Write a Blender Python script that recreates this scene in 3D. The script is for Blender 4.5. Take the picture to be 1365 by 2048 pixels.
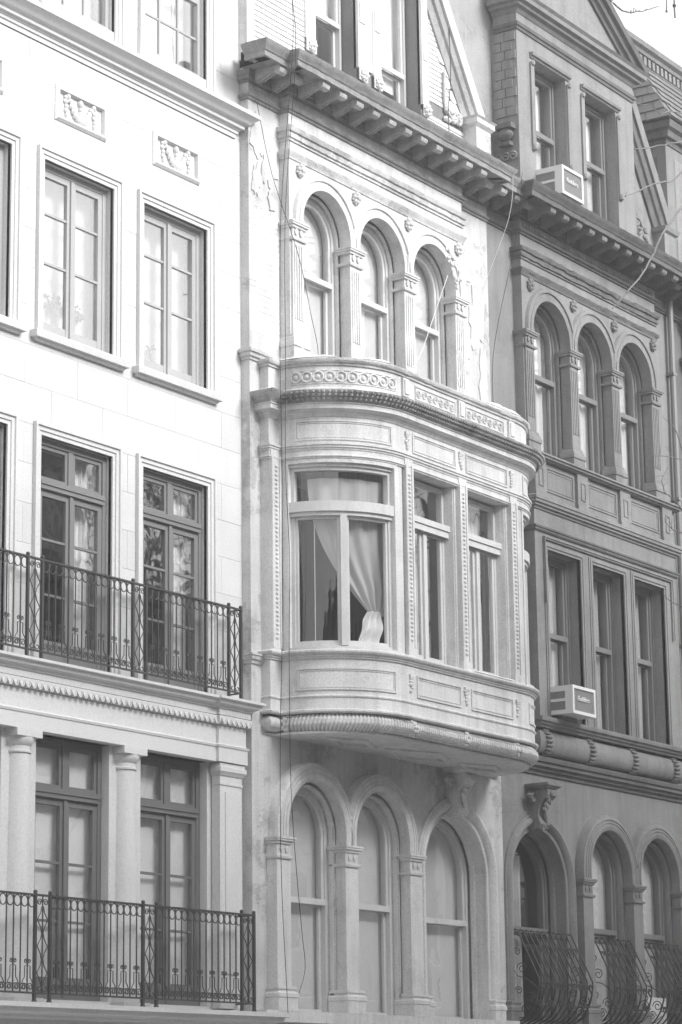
import bpy, math, random
from mathutils import Vector, Matrix
from math import sin, cos, pi, radians as R
random.seed(7)
sc = bpy.context.scene
for o in list(bpy.data.objects): bpy.data.objects.remove(o)
COL = sc.collection

# ------------------------------------------------------------------ camera
CF, CP, CY, CR = 5295.73, 0.226046554, 0.589656924, -0.0133484488
d = Vector((cos(CP)*cos(CY), cos(CP)*sin(CY), sin(CP)))
rt = Vector((sin(CY), -cos(CY), 0)); up = rt.cross(d)
r2 = rt*cos(CR)+up*sin(CR); u2 = -rt*sin(CR)+up*cos(CR)
cam = bpy.data.cameras.new('camera'); camo = bpy.data.objects.new('camera', cam); COL.objects.link(camo)
camo.matrix_world = Matrix(((r2.x, u2.x, -d.x, 0), (r2.y, u2.y, -d.y, -18.75), (r2.z, u2.z, -d.z, 1.7), (0, 0, 0, 1)))
cam.sensor_fit = 'HORIZONTAL'; cam.sensor_width = 36; cam.lens = CF/1365*36; cam.clip_start = .1; cam.clip_end = 2000
sc.camera = camo

# ------------------------------------------------------------------ sky, sun, exposure
SUN_EL, SUN_AZ = R(32), R(-83)       # azimuth measured from +X towards +Y: the sun stands over the street, to the right
w = bpy.data.worlds.new('World'); sc.world = w; w.use_nodes = True
nt = w.node_tree; bg = nt.nodes['Background']
sky = nt.nodes.new('ShaderNodeTexSky'); sky.sky_type = 'NISHITA'; sky.sun_disc = False
sky.sun_elevation = SUN_EL; sky.sun_rotation = pi/2-SUN_AZ; sky.dust_density = 6; sky.air_density = 1.2; sky.altitude = 0
bw = nt.nodes.new('ShaderNodeRGBToBW')
nt.links.new(sky.outputs[0], bw.inputs[0]); pw = nt.nodes.new('ShaderNodeMath'); pw.operation = 'POWER'; pw.inputs[1].default_value = .30     # thin cloud evens the sky out
ml = nt.nodes.new('ShaderNodeMath'); ml.operation = 'MULTIPLY'; ml.inputs[1].default_value = 2.3
nt.links.new(bw.outputs[0], pw.inputs[0]); nt.links.new(pw.outputs[0], ml.inputs[0]); nt.links.new(ml.outputs[0], bg.inputs[0]); bg.inputs[1].default_value = .15
sun = bpy.data.lights.new('sun', 'SUN'); sun.energy = 1.5; sun.angle = R(24); sun.color = (1, 1, 1)
suno = bpy.data.objects.new('sun', sun); COL.objects.link(suno)
sd = Vector((cos(SUN_EL)*cos(SUN_AZ), cos(SUN_EL)*sin(SUN_AZ), sin(SUN_EL)))
suno.rotation_euler = sd.to_track_quat('Z', 'Y').to_euler(); suno.location = (30, -40, 40)
vs = sc.view_settings; vs.view_transform = 'Standard'; vs.look = 'None'; vs.exposure = 1.70; vs.gamma = 1; vs.use_curve_mapping = False
sc.cycles.max_bounces = 6; sc.cycles.diffuse_bounces = 3; sc.cycles.transparent_max_bounces = 12

# ------------------------------------------------------------------ materials (a black and white photograph: every colour is grey)
MATS = {}
def mat(name, base, var=.12, rough=.85, speck=.10, bump=.25, streak=.0, dirt=0., dirtc=.5, scale=1.6, spec=.3, metal=0., cells=0., joint=None):
    m = bpy.data.materials.new(name); m.use_nodes = True; n = m.node_tree.nodes; L = m.node_tree.links; b = n['Principled BSDF']
    def nd(t, **k):
        x = n.new(t)
        for a, v in k.items(): setattr(x, a, v)
        return x
    geo = nd('ShaderNodeNewGeometry')
    def noise(sc_, det=4, ro=.6, sz=None):
        x = nd('ShaderNodeTexNoise'); x.inputs['Scale'].default_value = sc_; x.inputs['Detail'].default_value = det; x.inputs['Roughness'].default_value = ro
        if sz:
            mp = nd('ShaderNodeMapping'); mp.inputs['Scale'].default_value = sz; L.new(geo.outputs['Position'], mp.inputs[0]); L.new(mp.outputs[0], x.inputs['Vector'])
        else: L.new(geo.outputs['Position'], x.inputs['Vector'])
        return x
    def math_(op, a, bb):
        x = nd('ShaderNodeMath', operation=op)
        for i, s in enumerate((a, bb)):
            if isinstance(s, (int, float)): x.inputs[i].default_value = s
            else: L.new(s, x.inputs[i])
        return x.outputs[0]
    def ramp(src, lo, hi, a, bb):
        x = nd('ShaderNodeMapRange'); x.inputs['From Min'].default_value = lo; x.inputs['From Max'].default_value = hi
        x.inputs['To Min'].default_value = a; x.inputs['To Max'].default_value = bb; L.new(src, x.inputs['Value']); return x.outputs[0]
    big = noise(scale, 5, .62)
    v = ramp(big.outputs['Fac'], .3, .7, 1-var, 1+var*.6)
    fine = noise(46, 2, .75)
    v = math_('MULTIPLY', v, ramp(fine.outputs['Fac'], .3, .7, 1-speck*1.5, 1+speck*1.5))
    if streak:
        s = noise(1.0, 4, .6, (7, 7, .5)); v = math_('MULTIPLY', v, ramp(s.outputs['Fac'], .45, .75, 1, 1-streak))
    if dirt:
        s = noise(.9, 6, .7); s2 = noise(6, 5, .75); t = math_('ADD', s.outputs['Fac'], math_('MULTIPLY', s2.outputs['Fac'], .5))
        v = math_('MULTIPLY', v, ramp(t, .78, .9, 1, dirtc*dirt+1*(1-dirt)))
    oi = nd('ShaderNodeObjectInfo')
    v = math_('MULTIPLY', v, ramp(oi.outputs['Random'], 0, 1, .97, 1.03))
    v = math_('MULTIPLY', v, base)
    cb = nd('ShaderNodeCombineColor')
    for i in range(3): L.new(v, cb.inputs[i])
    L.new(cb.outputs[0], b.inputs['Base Color'])
    b.inputs['Roughness'].default_value = rough; b.inputs['Metallic'].default_value = metal; b.inputs['Specular IOR Level'].default_value = spec
    if bump:
        bn = noise(38, 5, .7); h = math_('ADD', bn.outputs['Fac'], math_('MULTIPLY', fine.outputs['Fac'], .4))
        if dirt: h = math_('ADD', h, ramp(t, .80, .83, 0, -1.2*dirt))
        bp = nd('ShaderNodeBump'); bp.inputs['Strength'].default_value = bump; bp.inputs['Distance'].default_value = .012
        L.new(h, bp.inputs['Height']); L.new(bp.outputs[0], b.inputs['Normal'])
    MATS[name] = m; return m
def glassmat(name, ior, tint, rough=.015):
    m = bpy.data.materials.new(name); m.use_nodes = True; n = m.node_tree.nodes; L = m.node_tree.links
    n.remove(n['Principled BSDF']); out = n['Material Output']
    g = n.new('ShaderNodeBsdfGlossy'); g.inputs['Roughness'].default_value = rough; g.inputs['Color'].default_value = (.95,)*3+(1,)
    t = n.new('ShaderNodeBsdfTransparent'); t.inputs['Color'].default_value = (tint,)*3+(1,)
    f = n.new('ShaderNodeFresnel'); 
    gb = n.new('ShaderNodeNewGeometry'); mr = n.new('ShaderNodeMapRange'); mr.inputs['To Min'].default_value = ior; mr.inputs['To Max'].default_value = 1/ior
    L.new(gb.outputs['Backfacing'], mr.inputs['Value']); L.new(mr.outputs[0], f.inputs['IOR'])
    no = n.new('ShaderNodeTexNoise'); no.inputs['Scale'].default_value = 2.2
    ge = n.new('ShaderNodeNewGeometry'); L.new(ge.outputs['Position'], no.inputs['Vector'])
    bp = n.new('ShaderNodeBump'); bp.inputs['Strength'].default_value = .06; bp.inputs['Distance'].default_value = .03
    L.new(no.outputs['Fac'], bp.inputs['Height']); L.new(bp.outputs[0], g.inputs['Normal'])
    x = n.new('ShaderNodeMixShader'); L.new(f.outputs[0], x.inputs[0]); L.new(t.outputs[0], x.inputs[1]); L.new(g.outputs[0], x.inputs[2]); L.new(x.outputs[0], out.inputs[0])
    MATS[name] = m
mat('limestone', .62, .05, .9, .07, .15, .05, 0, scale=1.2)
mat('cream', .66, .12, .8, .10, .35, .22, .45, .7, scale=1.4)
mat('sooty', .36, .3, .9, .14, .5, .35, .8, .6, scale=2.2)
mat('cream_worn', .60, .18, .9, .10, .6, .2, .9, .62, scale=1.6)
mat('grey_paint', .25, .14, .8, .12, .35, .24, .5, .72, scale=1.4)
mat('grey_dark', .15, .2, .85, .14, .4, .25, .5, .6)
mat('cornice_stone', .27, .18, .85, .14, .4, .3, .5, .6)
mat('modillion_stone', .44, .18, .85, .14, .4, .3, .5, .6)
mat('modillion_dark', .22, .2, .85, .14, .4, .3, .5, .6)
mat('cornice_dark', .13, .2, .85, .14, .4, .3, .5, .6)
mat('flank', .36, .15, .9, .12, .4, .2, .5, .7)
mat('brick', .72, .12, .85, .10, .35, .0, .4, .75, scale=3)
mat('mortar', .22, .15, .95, .1, .4)
mat('iron', .05, .2, .55, .15, .2, spec=.4)
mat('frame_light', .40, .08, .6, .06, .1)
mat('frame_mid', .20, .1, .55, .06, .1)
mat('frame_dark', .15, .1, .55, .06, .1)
mat('frame_white', .62, .08, .6, .06, .15, .1, .2)
mat('sash_white', .7, .08, .6, .06, .1)
mat('blind', .80, .06, .9, .05, .05, .06)
mat('blind_grey', .66, .06, .9, .05, .05, .06)
mat('curtain', .82, .08, .9, .05, .1)
cm_ = mat('sheer', .85, .06, .9, .04, .05)
_n = cm_.node_tree; _o = _n.nodes['Material Output']; _t = _n.nodes.new('ShaderNodeBsdfTransparent'); _l = _n.nodes.new('ShaderNodeBsdfTranslucent'); _l.inputs[0].default_value = (.85, .85, .85, 1)
_m = _n.nodes.new('ShaderNodeMixShader'); _m.inputs[0].default_value = .3; _m2 = _n.nodes.new('ShaderNodeMixShader'); _m2.inputs[0].default_value = .22
_n.links.new(_n.nodes['Principled BSDF'].outputs[0], _m.inputs[1]); _n.links.new(_l.outputs[0], _m.inputs[2]); _n.links.new(_m.outputs[0], _m2.inputs[1]); _n.links.new(_t.outputs[0], _m2.inputs[2]); _n.links.new(_m2.outputs[0], _o.inputs[0])
mat('white_curtain', .88, .04, .9, .04, .05)
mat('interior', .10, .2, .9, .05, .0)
mat('metal_white', .72, .06, .45, .03, .05, spec=.5)
mat('metal_grey', .22, .06, .45, .05, .05, spec=.5)
mat('grille', .30, .06, .5, .05, .05, spec=.4)
mat('slate', .16, .25, .6, .1, .3)
mat('roof_felt', .2, .2, .9, .1, .2)
mat('wire', .03, .1, .6, .0, .0)
mat('wire_white', .75, .05, .6, .0, .0)
mat('snow', .88, .04, .7, .05, .3)
mat('bark', .20, .25, .9, .12, .4)
mat('asphalt', .09, .2, .9, .2, .3)
mat('pavement', .48, .15, .9, .12, .2)
mat('far_facade', .42, .2, .9, .1, .1, scale=.4)
mat('far_window', .04, .1, .2, .0, .0, spec=.6)
glassmat('glass', 2.0, .98)
glassmat('glass_old', 1.6, .98)
glassmat('glass_bright', 3.0, .98)

# ------------------------------------------------------------------ mesh helpers
class MB:
    def __init__(s): s.v = []; s.f = []
    def quad_ring(s, rings, closed_ring=True, caps=True, closed_path=False):
        b = len(s.v); k = len(rings[0])
        for r in rings: s.v += [tuple(p) for p in r]
        n = len(rings)
        for i in range(n if closed_path else n-1):
            for j in range(k if closed_ring else k-1):
                a = b+i*k+j; c = b+i*k+(j+1) % k; a2 = b+((i+1) % n)*k+j; c2 = b+((i+1) % n)*k+(j+1) % k
                s.f.append((a, c, c2, a2))
        if caps and closed_ring and not closed_path:
            s.f.append(tuple(b+j for j in reversed(range(k)))); s.f.append(tuple(b+(n-1)*k+j for j in range(k)))
        return s
    def box(s, x0, x1, y0, y1, z0, z1):
        return s.quad_ring([[(x0, y0, z), (x1, y0, z), (x1, y1, z), (x0, y1, z)] for z in (z0, z1)])
    def prism(s, poly, h0, h1, m):          # poly 2d, m(x,y,h)->xyz
        return s.quad_ring([[m(x, y, h) for x, y in poly] for h in (h0, h1)])
    def sweep(s, path, prof, m, closed=False, rough=0, step=.08):
        if rough:       # crumbling edge: resample the path and jitter the proud points
            q = []
            for i in range(len(path)-1):
                a, c = Vector(path[i]), Vector(path[i+1]); k = max(1, int((c-a).length/step)); q += [tuple(a.lerp(c, j/k)) for j in range(k)]
            path = q+[path[-1]]
        n = len(path); P = [Vector(p) for p in path]; rings = []
        for i in range(n):
            a = (P[i]-P[i-1]) if (i > 0 or closed) else None
            c = (P[(i+1) % n]-P[i]) if (i < n-1 or closed) else None
            na = Vector((a.y, -a.x)).normalized() if a is not None else None
            nc = Vector((c.y, -c.x)).normalized() if c is not None else None
            if na is None: nn = nc
            elif nc is None: nn = na
            else:
                nn = (na+nc)
                if nn.length < 1e-4: nn = na
                nn.normalize(); nn = nn/max(.3, nn.dot(na))
            sg = -1 if m is XZ else 1      # XZ paths run up, over and down: count offsets away from the opening
            if rough:
                if random.random() < .35 or i == 0: bite = random.random()**3
                rings.append([m(P[i].x+nn.x*(o-(bite*.5+random.random()*.3)*rough*(o > .02))*sg, P[i].y+nn.y*(o-(bite*.5+random.random()*.3)*rough*(o > .02))*sg, h+random.uniform(-.25, .25)*rough*(o > .02)) for o, h in prof])
            else: rings.append([m(P[i].x+nn.x*o*sg, P[i].y+nn.y*o*sg, h) for o, h in prof])
        return s.quad_ring(rings, closed_path=closed)
    def tube(s, pts, r, n=6, r1=None, closed=False):
        P = [Vector(p) for p in pts]; rings = []; m = len(P)
        ref = Vector((.31, .52, .79))
        for i, p in enumerate(P):
            t = (P[(i+1) % m] if (closed or i < m-1) else P[i])-(P[i-1] if (closed or i > 0) else P[i])
            t.normalize(); a = t.cross(ref).normalized(); b = t.cross(a)
            rr = r if r1 is None else r+(r1-r)*i/(m-1)
            rings.append([p+a*(rr*cos(2*pi*j/n))+b*(rr*sin(2*pi*j/n)) for j in range(n)])
        return s.quad_ring(rings, closed_path=closed)
    def lathe(s, prof, cx, cy, n=20):
        return s.quad_ring([[(cx+r*cos(2*pi*j/n), cy+r*sin(2*pi*j/n), z) for j in range(n)] for r, z in prof])
    def ball(s, c, rx, ry, rz, n=8, k=5):
        rings = []
        for i in range(1, k):
            a = -pi/2+pi*i/k
            rings.append([(c[0]+rx*cos(a)*cos(2*pi*j/n), c[1]+ry*cos(a)*sin(2*pi*j/n), c[2]+rz*sin(a)) for j in range(n)])
        return s.quad_ring(rings)
    def grid(s, fn, nu, nv):
        b = len(s.v)
        for i in range(nu+1):
            for j in range(nv+1): s.v.append(tuple(fn(i/nu, j/nv)))
        for i in range(nu):
            for j in range(nv):
                a = b+i*(nv+1)+j; s.f.append((a, a+nv+1, a+nv+2, a+1))
        return s
    def mesh(s, name):
        me = bpy.data.meshes.new(name); me.from_pydata([tuple(p) for p in s.v], [], s.f); me.update()
        import bmesh
        bm = bmesh.new(); bm.from_mesh(me); bmesh.ops.recalc_face_normals(bm, faces=bm.faces); bm.to_mesh(me); bm.free()
        me.shade_smooth(); me.set_sharp_from_angle(angle=R(34)); return me
    def obj(s, name, material, parent=None, label=None):
        me = s.mesh(name); return link(me, name, material, parent, label)
XY = lambda x, y, h: (x, y, h)          # plan paths: path is x,y and the profile's second value is z
XZ = lambda x, y, h: (x, h, y)          # elevation paths: path is x,z and the profile's second value is y
XZR = lambda x, y, h: (x, h, y)         # the same for raking lines, offsets up and outward
YZ = lambda x, y, h: (h, x, y)
def attach(o, parent):
    if parent is not None:
        o.parent = parent
        root = parent
        loc = Vector((0, 0, 0))
        if parent.type == 'EMPTY': loc = parent.location
        elif parent.get('_inst'): loc = Vector(parent.location); 
        o.matrix_parent_inverse = Matrix.Translation(-loc)
def link(me, name, material, parent=None, label=None, loc=None, rot=None, scale=None):
    if len(me.materials) == 0 and material: me.materials.append(MATS[material])
    o = bpy.data.objects.new(name, me); COL.objects.link(o)
    if loc: o.location = loc
    if rot: o.rotation_euler = rot
    if scale: o.scale = scale
    attach(o, parent)
    if label: o['label'] = label
    return o
def thing(name, label, cat, loc, group=None):
    o = bpy.data.objects.new(name, None); COL.objects.link(o); o.location = loc; o.empty_display_size = .2
    o['label'] = label; o['category'] = cat
    if group: o['group'] = group
    return o
def tag(o, label, cat, group=None):
    o['label'] = label; o['category'] = cat
    if group: o['group'] = group
    return o
def arch_path(cx, zc, r, zb, n=20, hw=None):
    hw = r if hw is None else hw
    return [(cx-hw, zb)] + ([(cx-hw, zc-.001)] if hw != r else []) + [(cx-r*cos(pi*i/n), zc+r*sin(pi*i/n)) for i in range(n+1)] + ([(cx+hw, zc-.001)] if hw != r else []) + [(cx+hw, zb)]
def arch_path_simple(cx, zc, r, zb, n=20):
    return [(cx-r, zb)] + [(cx-r*cos(pi*i/n), zc+r*sin(pi*i/n)) for i in range(n+1)] + [(cx+r, zb)]
def slab(name, outer, holes, y0, y1, material, parent, label=None):
    cu = bpy.data.curves.new(name, 'CURVE'); cu.dimensions = '2D'; cu.fill_mode = 'BOTH'; cu.extrude = abs(y1-y0)/2
    for poly in [outer]+holes:
        sp = cu.splines.new('POLY'); sp.points.add(len(poly)-1); sp.use_cyclic_u = True
        for p, (x, z) in zip(sp.points, poly): p.co = (x, z, 0, 1)
    o = bpy.data.objects.new(name, cu); COL.objects.link(o)
    me = bpy.data.meshes.new_from_object(o.evaluated_get(bpy.context.evaluated_depsgraph_get()))
    bpy.data.objects.remove(o); bpy.data.curves.remove(cu)
    ym = (y0+y1)/2
    for v in me.vertices:
        x, z, h = v.co; v.co = (x, ym-h, z)
    me.update(); me.shade_smooth(); me.set_sharp_from_angle(angle=R(34)); me.name = name; me.materials.clear()
    return link(me, name, material, parent, label)
rect = lambda x0, x1, z0, z1: [(x0, z0), (x1, z0), (x1, z1), (x0, z1)]

# ------------------------------------------------------------------ street
def plane(name, x0, x1, y0, y1, z, m):
    o = MB().grid(lambda u, v: (x0+(x1-x0)*u, y0+(y1-y0)*v, z), 1, 1).obj(name, m); o['kind'] = 'structure'; return o
plane('ground', -300, 400, -300, 300, -.02, 'asphalt')
plane('road', -120, 200, -16.2, -5.2, -.012, 'asphalt')
o = MB().box(-120, 200, -5.0, -.0, -.1, .12).obj('pavement', 'pavement'); o['kind'] = 'structure'
o = MB().box(-120, 200, -21.4, -16.2, -.1, .118).obj('pavement', 'pavement'); o['kind'] = 'structure'
o = MB().box(-120, 200, -5.2, -5.003, -.1, .14).obj('kerb', 'pavement'); o['kind'] = 'structure'

# ------------------------------------------------------------------ generic pieces
def sash_rect(parent, x0, x1, z0, z1, y, zm, fm, gm, st=.05, wname='window'):
    """sliding sash in a rectangular opening: outer frame, two sashes, meeting rail, two panes"""
    m = MB(); m.sweep([(x0, z0), (x0, z1), (x1, z1), (x1, z0)], [(-.002, y), (-.05, y), (-.05, y+.14), (-.002, y+.14)], XZ, closed=True)
    wo = m.obj(wname, fm, parent)
    a = MB().sweep([(x0+.05, zm), (x0+.05, z1-.05), (x1-.05, z1-.05), (x1-.05, zm)], [(0, y+.02), (-st, y+.02), (-st, y+.06), (0, y+.06)], XZ, closed=True)
    a.box(x0+.05, x1-.05, y-.004, y+.02, zm-.03, zm+.045)
    a.obj('upper_sash', fm, wo)
    a = MB().sweep([(x0+.05, z0+.05), (x0+.05, zm), (x1-.05, zm), (x1-.05, z0+.05)], [(0, y+.07), (-st, y+.07), (-st, y+.11), (0, y+.11)], XZ, closed=True)
    a.obj('lower_sash', fm, wo)
    MB().box(x0+.09, x1-.09, y+.037, y+.043, zm+.03, z1-.09).obj('pane', gm, wo)
    MB().box(x0+.09, x1-.09, y+.087, y+.093, z0+.09, zm-.03).obj('pane', gm, wo)
    return wo
def sash_arch(parent, cx, zc, r, zb, zm, y, fm, gm):
    n = 20; p = arch_path_simple(cx, zc, r, zb, n)
    wo = MB().sweep(p, [(.002, y), (-.055, y), (-.055, y+.14), (.002, y+.14)], XZ).obj('window', fm, parent)
    p2 = arch_path_simple(cx, zc, r-.055, zm, n)
    a = MB().sweep(p2, [(0, y+.02), (-.05, y+.02), (-.05, y+.06), (0, y+.06)], XZ)
    a.box(cx-r+.055, cx+r-.055, y-.006, y+.03, zm-.035, zm+.04); a.obj('upper_sash', fm, wo)
    x0, x1 = cx-r+.055, cx+r-.055
    MB().sweep([(x0, zb), (x0, zm), (x1, zm), (x1, zb)], [(0, y+.07), (-.05, y+.07), (-.05, y+.11), (0, y+.11)], XZ, closed=True).obj('lower_sash', fm, wo)
    poly = arch_path_simple(cx, zc, r-.095, zm+.03, n)
    MB().prism(poly, y+.037, y+.043, XZ).obj('pane', gm, wo)
    MB().box(x0+.045, x1-.045, y+.087, y+.093, zb+.05, zm-.03).obj('pane', gm, wo)
    return wo
def cloth(fn, nu, nv, name, m, label, cat, group=None):
    o = MB().grid(fn, nu, nv).obj(name, m); tag(o, label, cat, group); return o
def flat_blind(poly, y, m, label, name='roller_blind'):
    o = MB().prism(poly, y, y+.006, XZ).obj(name, m); tag(o, label, 'blind', 'window blinds'); return o
def pleats(x0, x1, z0, z1, y, m, label, amp=.02, k=9, gaps=None):
    ph = random.random()*6
    return cloth(lambda u, v: (x0+(x1-x0)*u, y+amp*sin(u*k*2*pi+ph+.6*sin(v*3))+amp*.5*sin(u*k*4.7*pi+1+ph), z0+(z1-z0)*v), 72, 3, 'curtain', m, label, 'curtain', 'curtains in the row houses')
def cap(xc, hw, yf, yb, z0, z1, parent, m, neck=True, name='capital'):
    """square pier capital: abacus, lower band, neck with two small bosses; wraps front and both sides"""
    h = z1-z0; p = [(xc-hw, yb), (xc-hw, yf), (xc+hw, yf), (xc+hw, yb)]
    a = MB()
    a.sweep(p, [(-.01, z1-.001), (.055, z1), (.055, z1-.025), (.045, z1-.028), (.045, z1-.05), (.025, z1-.055), (.02, z1-.085), (-.01, z1-.09)], XY)
    a.sweep(p, [(-.01, z0), (.02, z0), (.03, z0+.02), (.03, z0+.035), (-.01, z0+.04)], XY)
    o = a.obj(name, m, parent)
    if neck:
        for s in (-1, 1):
            b = MB(); b.ball((xc+s*.055, yf-.004, (z0+z1)/2-.01), .035, .02, .042, 8, 5); b.tube([(xc+s*.055+.03*cos(t), yf-.012, (z0+z1)/2-.01+.04*sin(t)) for t in [i*pi/5 for i in range(10)]], .008, 4, closed=True)
            b.obj('boss', m, o)
    return o
def rosette_mesh(name='rosette', r=.105):
    b = MB(); b.ball((0, -.03, 0), .035, .035, .035, 8, 5)
    for i in range(6):
        t = i*pi/3+.3; b.ball((cos(t)*r*.6, -.012, sin(t)*r*.72), r*.34, .035, r*.36, 7, 5)
    for i in range(6):
        t = i*pi/3+.8; b.ball((cos(t)*r*.85, -.0, sin(t)*r*.95), r*.2, .02, r*.22, 6, 4)
    return b.mesh(name)
ROS = {}
def rosette(x, y, z, parent, m):
    if m not in ROS: ROS[m] = rosette_mesh(r=.09)
    return link(ROS[m], 'rosette', m, parent, loc=(x, y, z), rot=(0, random.random()*.5, 0))
MOD = {}
def modillion_mesh():
    poly = [(0, 0), (-.37, 0), (-.405, -.03), (-.41, -.065), (-.39, -.10), (-.35, -.115), (-.31, -.10), (-.27, -.075), (-.2, -.09), (-.1, -.13), (0, -.155)]
    b = MB(); b.prism(poly, -.06, .06, YZ)
    b.tube([(-.082, -.355, -.066), (.082, -.355, -.066)], .06, 10); b.box(-.085, .085, -.42, .0, .0005, .018)
    for s in (-.03, 0.03): b.tube([(s, -.27, -.08), (s, -.2, -.1), (s, -.1, -.14), (s, -.01, -.163)], .012, 5)
    return b.mesh('modillion')
def modillion(x, y, z, parent, m):
    if m not in MOD: MOD[m] = modillion_mesh()
    return link(MOD[m], 'modillion', m, parent, loc=(x, y, z))

# =================================================================== LEFT: white limestone townhouse
LY = .13
LH = thing('limestone_townhouse', 'white limestone townhouse with tall french windows, garland panels and iron balconies', 'house', (23, .13, .12))
bays = [20.93, 22.785, 24.64]; HW = .64
holes = []
for cx in bays:
    holes += [rect(cx-HW, cx+HW, 10.48, 12.59), rect(cx-HW, cx+HW, 6.66, 9.29), rect(cx-HW, cx+HW, 3.0, 5.9), rect(cx-HW, cx+HW, 14.6, 17.0)]
LW = slab('wall', rect(19.0, 26.0, 0, 17.5), holes, LY+.012, LY+.5, 'limestone', LH)
# ashlar blocks, each its own stone
def tile_blocks(x0, x1, z0, z1, holes, course, bl, y0, y1, parent, m, gap=.004, name='stone_block'):
    k = 0; nz = max(1, round((z1-z0)/course)); dz = (z1-z0)/nz
    for j in range(nz):
        a, b = z0+j*dz, z0+(j+1)*dz
        spans = [(x0, x1)]
        zs = [a, b]
        cuts = [h for h in holes if h[2] < b-.005 and h[3] > a+.005]
        # split the course where a hole covers only part of its height
        zz = sorted(set([a, b]+[z for h in cuts for z in (h[2], h[3]) if a+.01 < z < b-.01]))
        for q in range(len(zz)-1):
            aa, bb = zz[q], zz[q+1]
            sp = [(x0, x1)]
            for h in cuts:
                if h[2] < bb-.005 and h[3] > aa+.005:
                    sp2 = []
                    for s0, s1 in sp:
                        if h[0] > s0+.02: sp2.append((s0, min(s1, h[0])))
                        if h[1] < s1-.02: sp2.append((max(s0, h[1]), s1))
                    sp = [t for t in sp2 if t[1]-t[0] > .02]
            for s0, s1 in sp:
                off = (j % 2)*bl*.5; xs = [s0]; c = math.floor((s0-off)/bl)*bl+off+bl
                while c < s1-.12:
                    if c > s0+.12: xs.append(c)
                    c += bl
                xs.append(s1)
                for i in range(len(xs)-1):
                    t = random.uniform(-.0015, .0015)
                    MB().box(xs[i]+gap/2, xs[i+1]-gap/2, y0+t, y1, aa+(gap/2 if q == 0 else 0), bb-(gap/2 if q == len(zz)-2 else 0)).obj(name, m, parent); k += 1
    return k
hb = []
for cx in bays: hb += [(cx-HW-.13, cx+HW+.13, 10.44, 12.72), (cx-HW-.13, cx+HW+.13, 6.6, 9.43), (cx-HW-.13, cx+HW+.13, 14.4, 17.2)]
for cx in bays[1:]: hb.append((cx-.44, cx+.44, 13.16, 13.54))
tile_blocks(20.2, 26.0, 6.62, 13.98, hb, .46, .93, LY, LY+.02, LW, 'limestone')
tile_blocks(20.2, 26.0, 14.3, 16.8, hb, .46, .93, LY, LY+.02, LW, 'limestone')
def french(cx, z0, z1, y, rows, trans, fm, gm, bot=.12):
    x0, x1 = cx-HW, cx+HW
    wo = MB().sweep([(x0, z0), (x0, z1), (x1, z1), (x1, z0)], [(.0, y), (-.07, y), (-.07, y+.1), (.0, y+.1)], XZ, closed=True).obj('window', fm, LH)
    zt = z1-.07
    if trans:
        a = MB(); a.box(x0+.068, x1-.068, y-.03, y+.09, trans-.06, trans+.05); a.box(x0+.068, x1-.068, y-.045, y-.03, trans-.01, trans+.03); a.obj('transom', fm, wo)
        MB().box(cx-.045, cx+.045, y+.005, y+.08, trans+.05, zt).obj('mullion', fm, wo)
        for s in (-1, 1):
            xa, xb = (x0+.07, cx-.045) if s < 0 else (cx+.045, x1-.07)
            MB().sweep([(xa, trans+.05), (xa, zt), (xb, zt), (xb, trans+.05)], [(0, y+.02), (-.045, y+.02), (-.045, y+.06), (0, y+.06)], XZ, closed=True).obj('sash', fm, wo)
            MB().box(xa+.04, xb-.04, y+.036, y+.044, trans+.09, zt-.04).obj('pane', gm, wo)
        zt = trans-.06
    for s in (-1, 1):
        xa, xb = (x0+.07, cx-.004) if s < 0 else (cx+.004, x1-.07)
        sw = .075
        l = MB().sweep([(xa, z0+.02), (xa, zt), (xb, zt), (xb, z0+.02)], [(0, y+.01), (-sw, y+.01), (-sw, y+.06), (0, y+.06)], XZ, closed=True)
        if bot > .08: l.box(xa+sw, xb-sw, y+.015, y+.055, z0+.09, z0+bot)
        leaf = l.obj('casement', fm, wo)
        zs = [z0+max(bot, .095)]+rows+[zt-sw]
        for i in range(len(zs)-1):
            MB().box(xa+sw-.01, xb-sw+.01, y+.034, y+.042, zs[i]+(.012 if i else -.01), zs[i+1]-(.012 if i < len(zs)-2 else -.01)).obj('pane', gm, wo)
        for z in rows: MB().box(xa+sw-.002, xb-sw+.002, y+.016, y+.052, z-.014, z+.014).obj('glazing_bar', fm, wo)
    MB().box(cx-.03, cx+.03, y-.012, y+.012, z0+.03, zt-.01).obj('meeting_stile', fm, wo)
    return wo
def surround(cx, z0, z1, parent, m='limestone', y=LY):
    a = MB().sweep([(cx-HW, z0), (cx-HW, z1), (cx+HW, z1), (cx+HW, z0)], [(.0, y+.05), (.0, y-.012), (-.045+.09, y-.012), (.048, y-.028), (.095, y-.028), (.10, y-.05), (.13, y-.05), (.13, y+.018)], XZ)
    return a.obj('surround', m, parent)
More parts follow.
